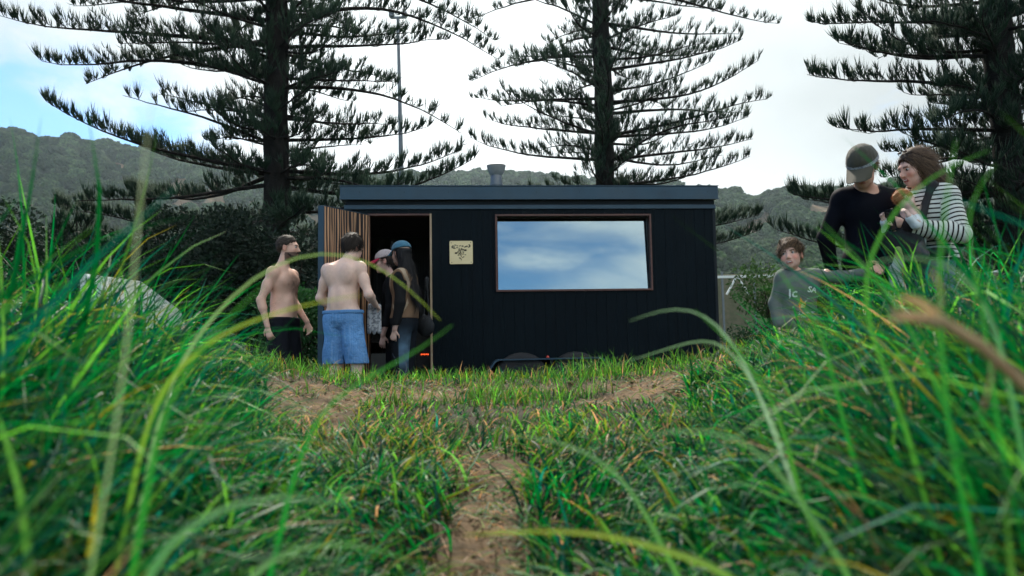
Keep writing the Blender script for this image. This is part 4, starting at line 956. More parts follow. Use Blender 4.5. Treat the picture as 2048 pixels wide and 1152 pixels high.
def base_J(h=1.75, w=1.0, lean=0, headf=.0):
    s = h / 1.78
    J = dict(pelvis=(0, 0, .96), waist=(0, .01, 1.10), chest=(0, .0, 1.32), neck=(0, .025, 1.475), head=(0, -.012, 1.655),
             shL=(.178, .01, 1.405), elL=(.235, .04, 1.14), wrL=(.235, -.03, .89), shR=(-.178, .01, 1.405), elR=(-.235, .04, 1.14), wrR=(-.235, -.03, .89),
             hipL=(.088, 0, .92), knL=(.10, -.015, .50), anL=(.105, .02, .085), hipR=(-.088, 0, .92), knR=(-.10, -.015, .50), anR=(-.105, .02, .085))
    J = {k: np.array(v) * s for k, v in J.items()}
    for k in J:
        if k in ('shL', 'shR', 'elL', 'elR', 'wrL', 'wrR'): J[k][0] *= w
        z = J[k][2] - J['pelvis'][2] if True else 0
        if k[:3] not in ('hip', 'knL', 'knR', 'anL', 'anR') and J[k][2] > 1.0 * s or k[:2] in ('sh', 'el', 'wr'):
            J[k][1] -= math.sin(lean) * (J[k][2] - .96 * s)
    return J, s
def person(loc, rz, label, group=None):
    return empty('person', loc, rz, label, 'person', group)
def cap(parent, c, Rm, s, col, brimcol=None, band=None, tilt=0, brim=True, brimlen=.075, crown_h=.0, mat=None):
    """six panel cap: crown shell and curved brim"""
    T = lambda p: np.array(c) + Rm @ (np.array(p) * s)
    S = Sdf(.012); S.ell(T((0, .012, .042)), np.array((.090, .108, .088 + crown_h)) * s, .01, Rm)
    nrm = Rm @ np.array([0, .10, -1.]); nrm /= np.linalg.norm(nrm); S.cut(nrm, float(nrm @ T((0, 0, .038)))); S.disp = folds(.0015, 60, 3)
    m = mat or material('cap_cloth', col, .85, noise=(25, tuple(np.array(col) * .6), .5), bump=(220, .3), sheen=.2, spec=.15)
    o = cloth('cap', col, parent, S, .005 * max(s, .9), mat=m)
    if brim:
        M_ = MB(); n = 15; rows = []
        for j, (rad, dz) in enumerate([(0, 0), (.5, -.002), (1, -.006)]):
            for i in range(n):
                a = (i / (n - 1) - .5) * 2.3; xx = .088 * math.sin(a); y0 = .012 - .106 * math.cos(a)
                y = y0 - brimlen * rad * math.cos(a * .62) ** 1.0; z = .036 + dz - .26 * abs(xx) ** 1.15 * (rad * .9 + .12) * 1.4 - .25 * rad * brimlen * .9
                rows.append((xx * (1 - .10 * rad), y, z))
        V = [T(p) for p in rows] + [T((p[0], p[1], p[2] - .004)) for p in rows]; k = n * 3
        F = [(j * n + i, j * n + i + 1, (j + 1) * n + i + 1, (j + 1) * n + i) for j in range(2) for i in range(n - 1)]
        F += [tuple(q + k for q in f[::-1]) for f in F]; F += [(2 * n + i, 2 * n + i + 1, k + 2 * n + i + 1, k + 2 * n + i) for i in range(n - 1)]
        M_.add(V, F); M_.build('brim', material('brim_cloth', brimcol or col, .8, bump=(200, .2), spec=.2), o, smooth=True)
    if band:
        V = []; n = 40
        for dz in (.032, .052):
            for i in range(n):
                a = 2 * math.pi * i / n; zz = dz + .10 * (.012 - .11 * math.cos(a)) * 1.0; V.append(T((.0925 * math.sin(a) * (1 if dz < .04 else .985), .012 - .1105 * math.cos(a) * (1 if dz < .04 else .98), zz + .004)))
        V += [np.array(c) + (v - np.array(c)) * .975 for v in V]
        F = [(i, (i + 1) % n, n + (i + 1) % n, n + i) for i in range(n)] + [(2 * n + i, 3 * n + i, 3 * n + (i + 1) % n, 2 * n + (i + 1) % n) for i in range(n)] + [(n + i, n + (i + 1) % n, 3 * n + (i + 1) % n, 3 * n + i) for i in range(n)] + [(i, 2 * n + i, 2 * n + (i + 1) % n, (i + 1) % n) for i in range(n)]
        MB().add(V, F).build('woven_band', band, o, smooth=True)
    return o

def gz(x, y): return float(ground_z(np.array([x]), np.array([y]))[0])
def legs_cloth(J, wz, hz_, add, flare=0, hem_r=None, cut_low=True, disp=None, k=.03):
    S = Sdf(k); f = FY
    p = J['pelvis']; S.cone(p - np.array([.07, 0, 0]), p + np.array([.07, 0, 0]), .108 + add, .108 + add, k, sq=(f, .95))
    S.cone(p, p + np.array([0, 0, .15]), .135 + add, .128 + add, k, sq=(f, .80))
    for g in 'LR':
        h_, kn, an = J['hip' + g], J['kn' + g], J['an' + g]
        if hz_ > kn[2]:
            t = (h_[2] - hz_) / (h_[2] - kn[2]); e_ = h_ + (kn - h_) * (t + .1); S.cone(h_, e_, .095 + add, .085 + add + flare, .02)
        else:
            S.cone(h_, kn, .092 + add, .066 + add, .02); S.cone(kn, an + np.array([0, 0, .02]), .064 + add, .058 + add + flare, .02)
    S.cut((0, 0, 1), wz)
    if cut_low: S.cut((0, 0, -1), -hz_)
    S.disp = disp or folds(.004, 26, 2, (1, 1, .4))
    return S
def top_cloth(J, hem, add, arms='LR', w=1.0, female=False, neck_cut=None, disp=None, body_extra=0.0, fat=0, cuff=.0, k=.035):
    S = Sdf(k); torso(S, J, w, fat, female, add + body_extra, k); S.zp = len(S.p)
    limbs(S, J, arms, w, add, .02, 'arm')
    S.cut((0, 0, -1), -hem)
    if neck_cut is not None: S.cut(neck_cut[0], neck_cut[1])
    S.disp = disp or folds(.0035, 24, 4, (1, 1, .5))
    return S
def hair_shell(c, Rm, s, r=(.082, .104, .094), off=(0, .018, .042), cutp=None, amp=.004, extra=None, sc=90, vox=.005):
    S = Sdf(.02); T = lambda p: np.array(c) + Rm @ (np.array(p) * s)
    S.ell(T(off), np.array(r) * s, .02, Rm)
    if extra: extra(S, T)
    for n_, p_ in (cutp or [((0, -1, -.35), (0, -.075, .052))]):
        nn = Rm @ np.array(n_, float); nn /= np.linalg.norm(nn); S.cut(nn, float(nn @ T(p_)))
    S.disp = folds(amp, sc, 6); return S
def bare_body(J, s, w=1.0, fat=0, female=False, hk=None, Rh=None, hs=1.0, child=False, arms='LR', mouth=False, skin=(.5, .33, .26), vox=.0065, colx=None, hcol=None, hands=None, k=.05, legs=True, lats=True):
    S = Sdf(.025); torso(S, J, w, fat, female, 0, k)
    nk = J['neck']; hd = J['head']
    S.cone(nk + np.array([0, .0, -.03]), hd + np.array([0, .02, -.05]) * hs, .060 * w * (.85 if female or child else 1), .054 * w * (.82 if female or child else 1), .03)
    limbs(S, J, arms, w)
    if not legs: S.p = [q for q in S.p if not (q[0] == 'c' and min(q[1][2], q[2][2]) < .3)]
    feet(S, J)
    head_prims(S, hd, Rh, hs, child, female, mouth)
    for h_ in (hands or []): hand_prims(S, *h_[:3], **h_[3])
    def cf(V):
        C = head_color(V, hd, Rh, hs, skin, **(hcol or {}))
        if colx: colx(V, C)
        return C
    return S, cf
HR = dict
def head_flow(c, Rm, s, kind='back'):
    def f(P, N):
        L = (P - np.array(c)) @ Rm
        if kind == 'fringe': d = np.stack([-.25 + 0 * L[:, 0], np.where(L[:, 1] < 0, -1., .6), np.where(L[:, 1] < 0, -.6, -1.)], 1)
        elif kind == 'down': d = np.stack([.3 * L[:, 0] / .08, .25 + 0 * L[:, 0], -1 + 0 * L[:, 0]], 1)
        else: d = np.stack([.2 * L[:, 0] / .08, 1 + 0 * L[:, 0], -.5 - 3 * L[:, 1]], 1)
        return d @ Rm.T
    return f
def put_hair(parent, c, Rm, s, shell, cols, n, length, width, flow, rr, lift=.2, vox=.005, label=None, keep=None):
    me = shell.mesh(vox, 'hair', flat_col(np.array(cols[0]) * .7)); o = link('hair', me, mat_hair, parent, smooth=True)
    if label: o['label'] = label
    st = link('strands', hair_strands(n, o, flow, length, width, cols, rr, lift, keep), mat_hair, o, kind='stuff')
    return o

# --- bearded man, turned to the right
def man_bearded():
    p = at(567, 600, 7.8); g0 = gz(p.x, 7.8)
    t = person((p.x, 7.8, g0), R(74), 'shirtless bearded man in dark shorts, facing right beside the open door')
    J, s = base_J(1.77, .98); J['elR'] = np.array([-.25, .09, 1.13]); J['wrR'] = np.array([-.245, .02, .88]); J['elL'] = np.array([.25, .04, 1.14]); J['wrL'] = np.array([.22, -.13, .93])
    J['head'] = J['head'] + np.array([.02, -.03, .01])
    Rh = RZ(R(14)) @ RX(R(2)); sk = (.72, .44, .33); dark = (.05, .03, .022)
    def cx_(V, C):
        x, y, z = V.T
        w = np.exp(-((x - .0) / .075) ** 2 - ((z - 1.31) / .085) ** 2) * (y < -.05) * .75 + np.exp(-(x / .025) ** 2) * (y < -.05) * (z < 1.25) * (z > .95) * .45
        w = w * (.55 + .9 * (fbm2(x * 60 + 9, z * 60 + 9, 1, 3, 2) - .2)) * (z < 1.45); w = np.clip(w, 0, .85)[:, None]; C[:] = C * (1 - w) + np.array([.09, .055, .04]) * w
        w = (np.exp(-(((np.abs(x) - .085) / .013) ** 2 + ((z - 1.285) / .012) ** 2)) * (y < -.05) * .6)[:, None]; C[:] = C * (1 - w) + np.array([.3, .13, .10]) * w
    S, cf = bare_body(J, s, .97, .0, Rh=Rh, skin=sk, colx=cx_, hcol=dict(beard=dark, brow=(.04, .025, .02)), hands=[(J['wrR'], (0, -.25, -1), (1, 0, 0), dict(side=1, curl=.5)), (J['wrL'], (0, -.4, -1), (-1, 0, 0), dict(side=-1, curl=.5))])
    for g in (1, -1): S.ell((g * .080, -.078, 1.33), (.068, .026, .050), .04)
    S.ell((0, -.085, 1.08), (.09, .035, .10), .05)
    S.cone((0, .135, 1.0), (0, .15, 1.38), .010, .010, .03, sub=True)
    link('body', S.mesh(.0065, 'body', cf), mat_skin, t, smooth=True)
    eyes(t, J['head'], Rh, 1, (.1, 0))
    rr = np.random.default_rng(31); c = J['head']
    sh = hair_shell(c, Rh, 1, (.0795, .099, .091), (0, .02, .040), [((0, -1, -.25), (0, -.072, .06)), ((0, -.75, -1), (0, .03, -.035))], .003)
    put_hair(t, c, Rh, 1, sh, ((.035, .024, .018), (.09, .065, .05)), 2600, .030, .0011, head_flow(c, Rh, 1), rr, .45)
    B = Sdf(.02); T = lambda q: c + Rh @ np.array(q)
    B.cone(T((.060, -.016, -.060)), T((.032, -.066, -.094)), .008, .016); B.cone(T((-.060, -.016, -.060)), T((-.032, -.066, -.094)), .008, .016); B.cone(T((-.022, -.072, -.100)), T((.022, -.072, -.100)), .019, .019)
    B.cone(T((-.022, -.094, -.048)), T((.022, -.094, -.048)), .007, .007); B.disp = folds(.003, 120, 2)
    bo = link('beard', B.mesh(.0045, 'beard', flat_col((.035, .022, .016))), mat_hair, t, smooth=True)
    link('strands', hair_strands(1500, bo, lambda P, N: np.tile(Rh @ np.array([0, -.4, -1.]), (len(P), 1)), .011, .0010, ((.03, .02, .015), (.09, .05, .03)), rr, .5), mat_hair, bo, kind='stuff')
    cloth('shorts', (.012, .013, .018), t, legs_cloth(J, .97, .50, .012, .02), .009)
man_bearded()

# --- man seen from behind in blue shorts
def man_back():
    p = at(686, 600, 7.2); g0 = gz(p.x, 7.2)
    t = person((p.x, 7.2, g0), R(158), 'shirtless man seen from behind in pale blue shorts before the open door')
    J, s = base_J(1.75, .98); 
    J['chest'] += np.array([0, -.02, 0]); J['neck'] += np.array([-.005, -.055, -.02]); J['head'] += np.array([-.015, -.125, -.045])
    for g in ('shL', 'shR'): J[g] += np.array([0, -.025, -.008])
    J['elR'] = np.array([-.275, .005, 1.13]); J['wrR'] = np.array([-.205, -.225, 1.045]); J['elL'] = np.array([.255, -.01, 1.12]); J['wrL'] = np.array([.16, -.21, .98])
    J['knR'] = np.array([-.13, -.03, .49]); J['anR'] = np.array([-.15, .03, .085]); J['knL'] = np.array([.09, -.02, .49]); J['anL'] = np.array([.10, .06, .085])
    Rh = RZ(R(-12)) @ RX(R(24)); sk = (.78, .52, .41)
    S, cf = bare_body(J, s, .98, 0, Rh=Rh, skin=sk, hands=[(J['wrR'], (.3, -1, -.15), (.7, .3, -.6), dict(side=-1, curl=.8)), (J['wrL'], (-.4, -1, -.2), (-.5, .2, -.5), dict(side=1, curl=.7))])
    S.cone((0, .150, .98), (0, .150, 1.36), .008, .009, .035, sub=True)
    for g in (1, -1):
        S.ell((g * .095, .070, 1.33), (.055, .030, .080), .05); S.cone((g * .045, .150, 1.25), (g * .10, .145, 1.235), .003, .003, .03, sub=True)
        S.ell((g * .045, .088, 1.08), (.032, .026, .10), .03)
    link('body', S.mesh(.0065, 'body', cf), mat_skin, t, smooth=True)
    rr = np.random.default_rng(32); c = J['head']
    sh = hair_shell(c, Rh, 1, (.086, .107, .098), (0, .018, .036), [((0, -1, -.35), (0, -.078, .055)), ((0, -.75, -1), (0, .03, -.068))], .006, sc=60)
    put_hair(t, c, Rh, 1, sh, ((.014, .010, .008), (.05, .035, .027)), 4200, .055, .0013, head_flow(c, Rh, 1, 'down'), rr, .30)
    JJ = dict(J); JJ['knL'] = J['knL'] + np.array([.02, 0, 0])
    S = legs_cloth(JJ, .985, .515, .010, .008, disp=folds(.007, 20, 9, (1, 1, .55)), k=.02)
    def cf2(V):
        st = (np.sin(np.arctan2(V[:, 1], np.where(V[:, 2] > .85, V[:, 0], V[:, 0] - np.sign(V[:, 0]) * .1)) * 80) > .5) * .10
        b = np.array([.115, .27, .52]); n_ = fbm2(V[:, 0] * 8 + 9, V[:, 2] * 8 + 5, 1, 4, 3)[:, None]
        return b * (.75 + .5 * n_) + st[:, None] * np.array([.5, .5, .45])
    so_ = cloth('shorts', (.2, .4, .7), t, S, .0075, colf=cf2, rough=.7, bump=(22, .9))
    Wb = Sdf(.01); Wb.cone((-.075, 0, .972), (.075, 0, .972), .125, .125, .02, sq=(FY, .94)); Wb.cone((0, 0, .93), (0, 0, 1.0), .150, .144, .02, sq=(FY, .80)); Wb.cut((0, 0, 1), .997); Wb.cut((0, 0, -1), -.965); Wb.disp = lambda g: .003 * np.sin(np.arctan2(g[..., 1], g[..., 0]) * 60)
    cloth('waistband', (.12, .26, .48), so_, Wb, .007)
    # folded towel hanging from his hands
    hw = t.matrix_basis.to_3x3() @ Vector((-.145, -.30, 1.0)) + t.location
    tw = Sdf(.02)
    for k in range(5): tw.cone((-.05 + k * .025, .01 * math.sin(k * 2), .05), (-.055 + k * .024, .02 * math.sin(k * 3), -.20 + .03 * (k % 2)), .018, .020, .012)
    tw.disp = folds(.004, 40, 3, (1, 1, .3))
    o = link('towel', tw.mesh(.006, 'towel', lambda V: np.where((fbm2(V[:, 0] * 70 + 20, V[:, 2] * 70 + 40, 1, 5, 2) > .52)[:, None], np.array([.16, .17, .19]), np.array([.40, .40, .41]))), material('towel_cloth', (1, 1, 1), .9, attr='col', bump=(200, .4), sheen=.3), smooth=True)
    o.location = hw; o.rotation_euler = (0, 0, R(30)); tag(o, 'grey and white patterned towel held by the man in blue shorts', 'towel')
man_back()

# --- woman with very long black hair
def woman_hair():
    p = at(808, 600, 7.68); g0 = gz(p.x, 7.68)
    t = person((p.x, 7.68, g0), R(-100), 'woman with waist length black hair, blue cap and brown vest at the doorway')
    J, s = base_J(1.68, .92); J['head'] += np.array([0, -.015, 0])
    J['elL'] = np.array([.215, .03, 1.07]); J['wrL'] = np.array([.20, -.03, .82]); J['elR'] = np.array([-.215, .0, 1.07]); J['wrR'] = np.array([-.18, -.12, .86])
    Rh = RZ(R(-30)) @ RX(R(5)); sk = (.52, .34, .27)
    S, cf = bare_body(J, s, .92, 0, True, Rh=Rh, hs=.95, skin=sk, hands=[(J['wrL'], (0, -.2, -1), (-1, 0, 0), dict(side=-1, curl=.7, s=.9)), (J['wrR'], (0, -.3, -1), (1, 0, 0), dict(side=1, curl=.6, s=.9))])
    link('body', S.mesh(.007, 'body', cf), mat_skin, t, smooth=True)
    cloth('jumper', (.014, .014, .015), t, top_cloth(J, .86, .014, w=.92, female=True, disp=folds(.005, 22, 3, (1, 1, .7))), .009)
    V_ = Sdf(.03); torso(V_, J, .92, .02, True, .026, .04); V_.cut((0, 0, -1), -.93)
    for g in (1, -1): V_.ell((g * .235, 0, 1.20), (.055, .085, .19), .01, sub=True)
    V_.disp = folds(.005, 18, 8)
    def vc(V):
        lining = ((np.abs(np.hypot((V[:, 1]) / .085, (V[:, 2] - 1.2) / .19) - 1.12) < .10) & (np.abs(V[:, 0]) > .13))[:, None]
        n_ = fbm2(V[:, 1] * 12 + 9, V[:, 2] * 12 + 5, 1, 4, 3)[:, None]
        C = np.array([.19, .115, .07]) * (.7 + .5 * n_) ; C = np.where(lining, np.array([.36, .27, .19]), C)
        return C
    vo = cloth('vest', (.2, .13, .08), t, V_, .007, colf=vc, rough=.8)
    def jc(V):
        C = np.tile(np.array([.012, .014, .018]), (len(V), 1)); x, y, z = V.T
        w = np.clip(np.exp(-((z - .60) / .15) ** 2) * (y > .0) * (x > 0) * 1.2 * (fbm2(x * 20 + 9, z * 20 + 9, 1, 2, 3) + .25), 0, 1)[:, None]; C = C * (1 - w) + np.array([.10, .17, .24]) * w
        sw = (np.abs(np.sin((z * 14 + y * 40) + 3 * np.sin(z * 9))) < .10) & (x > 0) & (z < .6); C[sw] = (.12, .14, .17); return C
    cloth('jeans', (.02, .02, .03), t, legs_cloth(J, .95, .06, .010, .028), .009, colf=jc)
    rr = np.random.default_rng(33); c = J['head']
    def ex(S, T):
        S.cone(T((0, .05, -.02)), T((.0, .085, -.18)), .078, .070, .04, sq=(Rh @ FY, .7)); S.cone(T((0, .085, -.18)), T((-.01, .145, -.38)), .070, .045, .04, sq=(Rh @ FY, .5)); S.cone(T((-.01, .145, -.38)), T((-.02, .165, -.50)), .042, .018, .03, sq=(Rh @ FY, .5))
    sh = hair_shell(c, Rh, .97, (.080, .098, .084), (0, .02, .028), [((0, -1, -.1), (0, -.045, .0)), ((0, .1, 1), (0, 0, .045))], .005, ex, 45, .006)
    put_hair(t, c, Rh, .97, sh, ((.006, .005, .006), (.022, .019, .020)), 4200, .12, .0014, lambda P, N: np.tile(np.array([.03, .16, -1.]), (len(P), 1)), rr, .07, .006, keep=lambda P: P[:, 2] < c[2] + .01)
    cp = cap(t, c, Rh, .99, (.055, .17, .25), crown_h=-.002)
    S = Sdf(.006); T = lambda q: c + Rh @ np.array(q)
    for g in (1, -1): S.cone(T((g * .03, -.10, .085)), T((g * .034, -.075, .115)), .011, .010, .006)
    S.cone(T((-.03, -.10, .09)), T((.03, -.10, .09)), .004, .004); cloth('sunglasses', (.02, .02, .02), t, S, .004, rough=.2)
    bag = Sdf(.03); bag.ell((0, 0, 0), (.07, .11, .11), .03); bag.cone((0, -.05, .1), (0, -.02, .46), .012, .012, .02); bag.cone((0, .05, .1), (0, -.02, .46), .012, .012, .02); bag.disp = folds(.008, 20, 2)
    o = link('shoulder_bag', bag.mesh(.009, 'shoulder_bag'), material('black_canvas', (.010, .011, .013), .85, bump=(80, .4)), smooth=True)
    o.location = (p.x + .19, 7.86, g0 + .86); o.rotation_euler = (0, 0, R(40)); tag(o, 'soft black bag hanging behind the long haired woman', 'bag')
woman_hair()

# --- person in the red cap
def person_red():
    p = at(792, 600, 8.02); g0 = gz(p.x, 8.02)
    t = person((p.x, 8.04, g0), R(-92), 'person in red cap and sunglasses, dark clothes, half hidden in the doorway')
    J, s = base_J(1.66, .92); 
    for q, d in (('chest', .02), ('neck', .055), ('head', .105), ('shL', .03), ('shR', .03)): J[q] = J[q] + np.array([0, -d, -.015])
    J['elL'] = np.array([.215, -.02, 1.04]); J['wrL'] = np.array([.19, -.10, .78]); J['wrR'] = np.array([-.19, -.10, .82])
    Rh = RX(R(6)); sk = (.60, .38, .32)
    S, cf = bare_body(J, s, .92, 0, True, Rh=Rh, hs=.96, skin=sk, hands=[(J['wrL'], (0, -.1, -1), (-1, 0, 0), dict(side=-1, curl=.4, s=.9)), (J['wrR'], (0, -.1, -1), (1, 0, 0), dict(side=1, curl=.4, s=.9))])
    link('body', S.mesh(.007, 'body', cf), mat_skin, t, smooth=True)
    cloth('jacket', (.010, .011, .013), t, top_cloth(J, .86, .014, w=.92), .009)
    cloth('trousers', (.008, .009, .011), t, legs_cloth(J, .95, .06, .010, .01), .010)
    c = J['head']; rr = np.random.default_rng(34)
    sh = hair_shell(c, Rh, .96, (.078, .098, .088), (0, .022, .034), [((0, -1, -.2), (0, -.03, .02))], .003)
    put_hair(t, c, Rh, .96, sh, ((.015, .011, .009), (.05, .035, .03)), 1800, .05, .0013, head_flow(c, Rh, 1, 'down'), rr, .2)
    cap(t, c, Rh, .97, (.50, .42, .42), (.42, .025, .07), brimlen=.08)
    T = lambda q: c + Rh @ np.array(q)
    G = Sdf(.004)
    for g in (1, -1): G.ell(T((g * .031, -.092, .004)), (.022, .006, .017), .003, Rh); G.cone(T((g * .052, -.085, .010)), T((g * .080, .01, .006)), .0028, .0028, .003)
    G.cone(T((-.012, -.094, .008)), T((.012, -.094, .008)), .003, .003); cloth('sunglasses', (.05, .03, .02), t, G, .0035, rough=.15)
person_red()

# --- man in the olive cap
mat_band = material('woven_band', (.10, .10, .14), .8, noise=(120, (.5, .5, .48), .9, (1, 1, .5)), bump=(200, .3))
def man_cap():
    p = at(1738, 430, 5.4); g0 = gz(p.x, 5.4) ; ztop = at(1712, 300, 5.3).z
    h = (ztop - g0 + .045) / 1.775 * 1.78
    t = person((p.x, 5.4, g0), R(8), 'man in olive cap and black long sleeved top looking down at the child')
    J, s = base_J(h, 1.06); q = s
    J['chest'] += np.array([0, -.01, 0]); J['neck'] += np.array([-.02, -.04, -.01]); J['head'] += np.array([-.115, -.135, -.065])
    J['elR'] = np.array([-.285, .08, 1.14]) * q; J['wrR'] = np.array([-.20, .17, .93]) * q
    hz_ = at(1768, 528, 5.16); lw = Vector((hz_.x - p.x, hz_.y - 5.4, hz_.z - g0)); lw = Matrix.Rotation(-R(8), 3, 'Z') @ lw
    J['wrL'] = np.array(lw); J['elL'] = np.array([.285, .01, lw.z + .12])
    Rh = RZ(R(-50)) @ RX(R(33)); sk = (.56, .32, .23)
    S, cf = bare_body(J, s, 1.05, 0, Rh=Rh, skin=sk, vox=.006, mouth=False, hcol=dict(stub=None), hands=[(J['wrL'], (-.75, -.35, -.45), (-.2, -.75, .3), dict(side=-1, curl=.28, s=1.05)), (J['wrR'], (.6, .2, -.5), (0, 1, 0), dict(side=1, curl=.5))])
    link('body', S.mesh(.006, 'body', cf), mat_skin, t, smooth=True)
    nk = J['neck']
    S = top_cloth(J, .90, .013, w=1.05, body_extra=.004, disp=folds(.004, 20, 5, (1, 1, .6)))
    S.cone(nk + np.array([-.01, -.05, .06]), nk + np.array([-.004, -.085, .0]), .080, .052, .006, sub=True); S.ell(nk + np.array([0, -.01, .055]), (.080, .085, .055), .006, sub=True)
    so_ = cloth('long_sleeved_top', (.0045, .005, .009), t, S, .007, rough=.75, bump=(180, .15), sheen=.05)
    cloth('trousers', (.008, .009, .012), t, legs_cloth(J, 1.0, .06, .012, .01), .010)
    c = J['head']; rr = np.random.default_rng(35); T = lambda q_: c + Rh @ np.array(q_)
    cap(t, c, Rh, 1.12, (.075, .068, .050), band=mat_band, brimlen=.118, crown_h=.014)
    sh = hair_shell(c, Rh, 1, (.082, .100, .070), (0, .026, .018), [((0, -1, 0), (0, -.01, 0)), ((0, 0, 1), (0, 0, .035)), ((0, -.75, -1), (0, .03, -.06))], .005)
    put_hair(t, c, Rh, 1, sh, ((.10, .060, .035), (.26, .16, .10)), 2600, .045, .0013, head_flow(c, Rh, 1, 'back'), rr, .5)
    wr = J['wrL']; d = np.array([-.75, -.35, -.45]); d /= np.linalg.norm(d)
    for k, (o_, mt, nm) in enumerate([(.018, mat_trim, 'watch_strap'), (.0, mat_grey, 'bracelet')]):
        m = MB(); a = wr + d * o_; m.tube([a, a + d * .016], .036, 18, caps=True); m.build(nm, mt, t, smooth=True)
    return t, h
E_t, E_h = man_cap()

# --- boy
def boy():
    p = at(1597, 600, 5.42); g0 = gz(p.x, 5.42); ztop = at(1580, 478, 5.4).z; h = ztop - g0
    t = person((p.x, 5.42, g0), R(-6), 'boy in grey printed sweatshirt holding out his arm to the man in the cap')
    s = h / 1.24; k = .70 * s
    J = dict(pelvis=(0, 0, .62), waist=(0, 0, .72), chest=(0, 0, .86), neck=(0, .01, .985), head=(-.045, -.015, 1.115), shL=(.112, 0, .955), elL=(.30, -.02, .975), wrL=(.475, -.09, .985),
             shR=(-.112, 0, .95), elR=(-.175, .01, .76), wrR=(-.165, -.04, .60), hipL=(.06, 0, .60), knL=(.07, -.01, .33), anL=(.07, .02, .07), hipR=(-.06, 0, .60), knR=(-.07, -.01, .33), anR=(-.07, .02, .07))
    J = {a: np.array(b) * s for a, b in J.items()}
    hw = at(1742, 545, 5.22); lw = Matrix.Rotation(R(6), 3, 'Z') @ Vector((hw.x - p.x, hw.y - 5.42, hw.z - g0)); J['wrL'] = np.array(lw); J['elL'] = (J['shL'] + J['wrL']) / 2 + np.array([0, .02, -.015])
    Rh = RZ(R(-24)) @ RY(R(-7)) @ RX(R(-4)); sk = (.74, .44, .34); hs = .92
    dv = J['wrL'] - J['elL']; dv /= np.linalg.norm(dv)
    S, cf = bare_body(J, s, .70, 0, Rh=Rh, hs=hs, child=True, skin=sk, mouth=True, hcol=dict(cheek=1.3, lips=(.40, .12, .10), brow=(.16, .10, .06)), k=.03, hands=[(J['wrL'], dv, (0, -1, 0), dict(side=1, s=.72, curl=.7)), (J['wrR'], (0, -.2, -1), (1, 0, 0), dict(side=1, s=.72, curl=.5))])
    link('body', S.mesh(.005, 'body', cf), mat_skin, t, smooth=True); eyes(t, J['head'], Rh, hs, (-.45, .05))
    T = lambda q_: J['head'] + Rh @ (np.array(q_) * hs)
    tt = Sdf(.003); tt.cone(T((-.012, -.094, -.0615)), T((.012, -.094, -.0615)), .0035, .0035); cloth('teeth', (1, 1, 1), t, tt, .003, mat=mat_teeth)
    S = top_cloth(J, .56 * s, .014, w=.70, body_extra=.004, disp=folds(.005, 26, 12, (1, 1, .7)), k=.03)
    nk = J['neck']; S.ell(nk + np.array([-.01, -.02, .04]), (.052, .056, .04), .006, sub=True)
    sw = cloth('sweatshirt', (.15, .17, .15), t, S, .006, noise=(30, (.11, .13, .115), .5), sheen=.3)
    cloth('trousers', (.03, .035, .05), t, legs_cloth(J, .62 * s, .05, -.035, .0), .010)
    c = J['head']; rr = np.random.default_rng(36)
    sh = hair_shell(c, Rh, hs, (.087, .106, .096), (0, .016, .044), [((0, -1, -.55), (0, -.082, .050)), ((0, -.6, -1), (0, .0, -.03))], .006, sc=70)
    put_hair(t, c, Rh, hs, sh, ((.035, .020, .012), (.22, .13, .07)), 4200, .045, .0012, head_flow(c, Rh, hs, 'fringe'), rr, .45)
    # print on the chest
    dep = bpy.context.evaluated_depsgraph_get(); dep.update()
    bvh = BVHTree.FromPolygons([v.co[:] for v in sw.data.vertices], [tuple(q_.vertices) for q_ in sw.data.polygons])
    mw = material('white_print', (.72, .74, .72), .8); mo = material('flame_print', (.80, .22, .05), .8); my = material('yellow_print', (.8, .6, .25), .8)
    def stick(me, name, mat_):
        bm = bmesh.new(); bm.from_mesh(me)
        for v in bm.verts:
            hit = bvh.ray_cast(Vector((v.co.x, -.6, v.co.z)), Vector((0, 1, 0)))
            v.co.y = (hit[0].y if hit[0] else -.15) - .0035
        bm.to_mesh(me); bm.free(); link(name, me, mat_, sw)
    def text(tx, x, z, size, mat_, rot=0, name='chest_print', bold=0):
        cu = bpy.data.curves.new('t', 'FONT'); cu.body = tx; cu.size = size; cu.shear = .15; cu.offset = bold; cu.resolution_u = 2
        ob = bpy.data.objects.new('t', cu); COL.objects.link(ob); bpy.context.view_layer.update()
        me = bpy.data.meshes.new_from_object(ob.evaluated_get(bpy.context.evaluated_depsgraph_get())); bpy.data.objects.remove(ob); bpy.data.curves.remove(cu)
        cr, sr = math.cos(rot), math.sin(rot)
        for v in me.vertices: a, b = v.co.x, v.co.y; v.co = (x + a * cr - b * sr, 0, z + a * sr + b * cr)
        stick(me, name, mat_)
    zc_ = .80 * s
    text('Ic', -.085, zc_ - .010, .085, mw, R(8), bold=.0015); text('SA', .035, zc_ + .028, .055, mw, R(-6), bold=.001); text('Summer', -.03, zc_ - .125, .034, mw, R(4)); text('FESTIVAL' if False else 'Summer', -.01, zc_ - .142, .014, mw, R(2))
    for (sc_, mm, dx) in ((1, mo, 0), (.55, my, .004)):
        me = bpy.data.meshes.new('flame_print'); pts = [(-.020, -.075), (-.024, -.050), (-.014, -.030), (-.010, -.005), (.004, -.030), (.012, -.040), (.018, -.030), (.024, -.055), (.018, -.078)]
        me.from_pydata([((a + .0) * sc_ + .0 + dx, -.0 - .001 * 0, zc_ + (b + .075) * sc_ - .078 + .002) for a, b in pts], [], [tuple(range(9))]); 
        stick(me, 'flame_print', mm)
        if dx:
            for v in me.vertices: v.co.y -= .0015
boy()

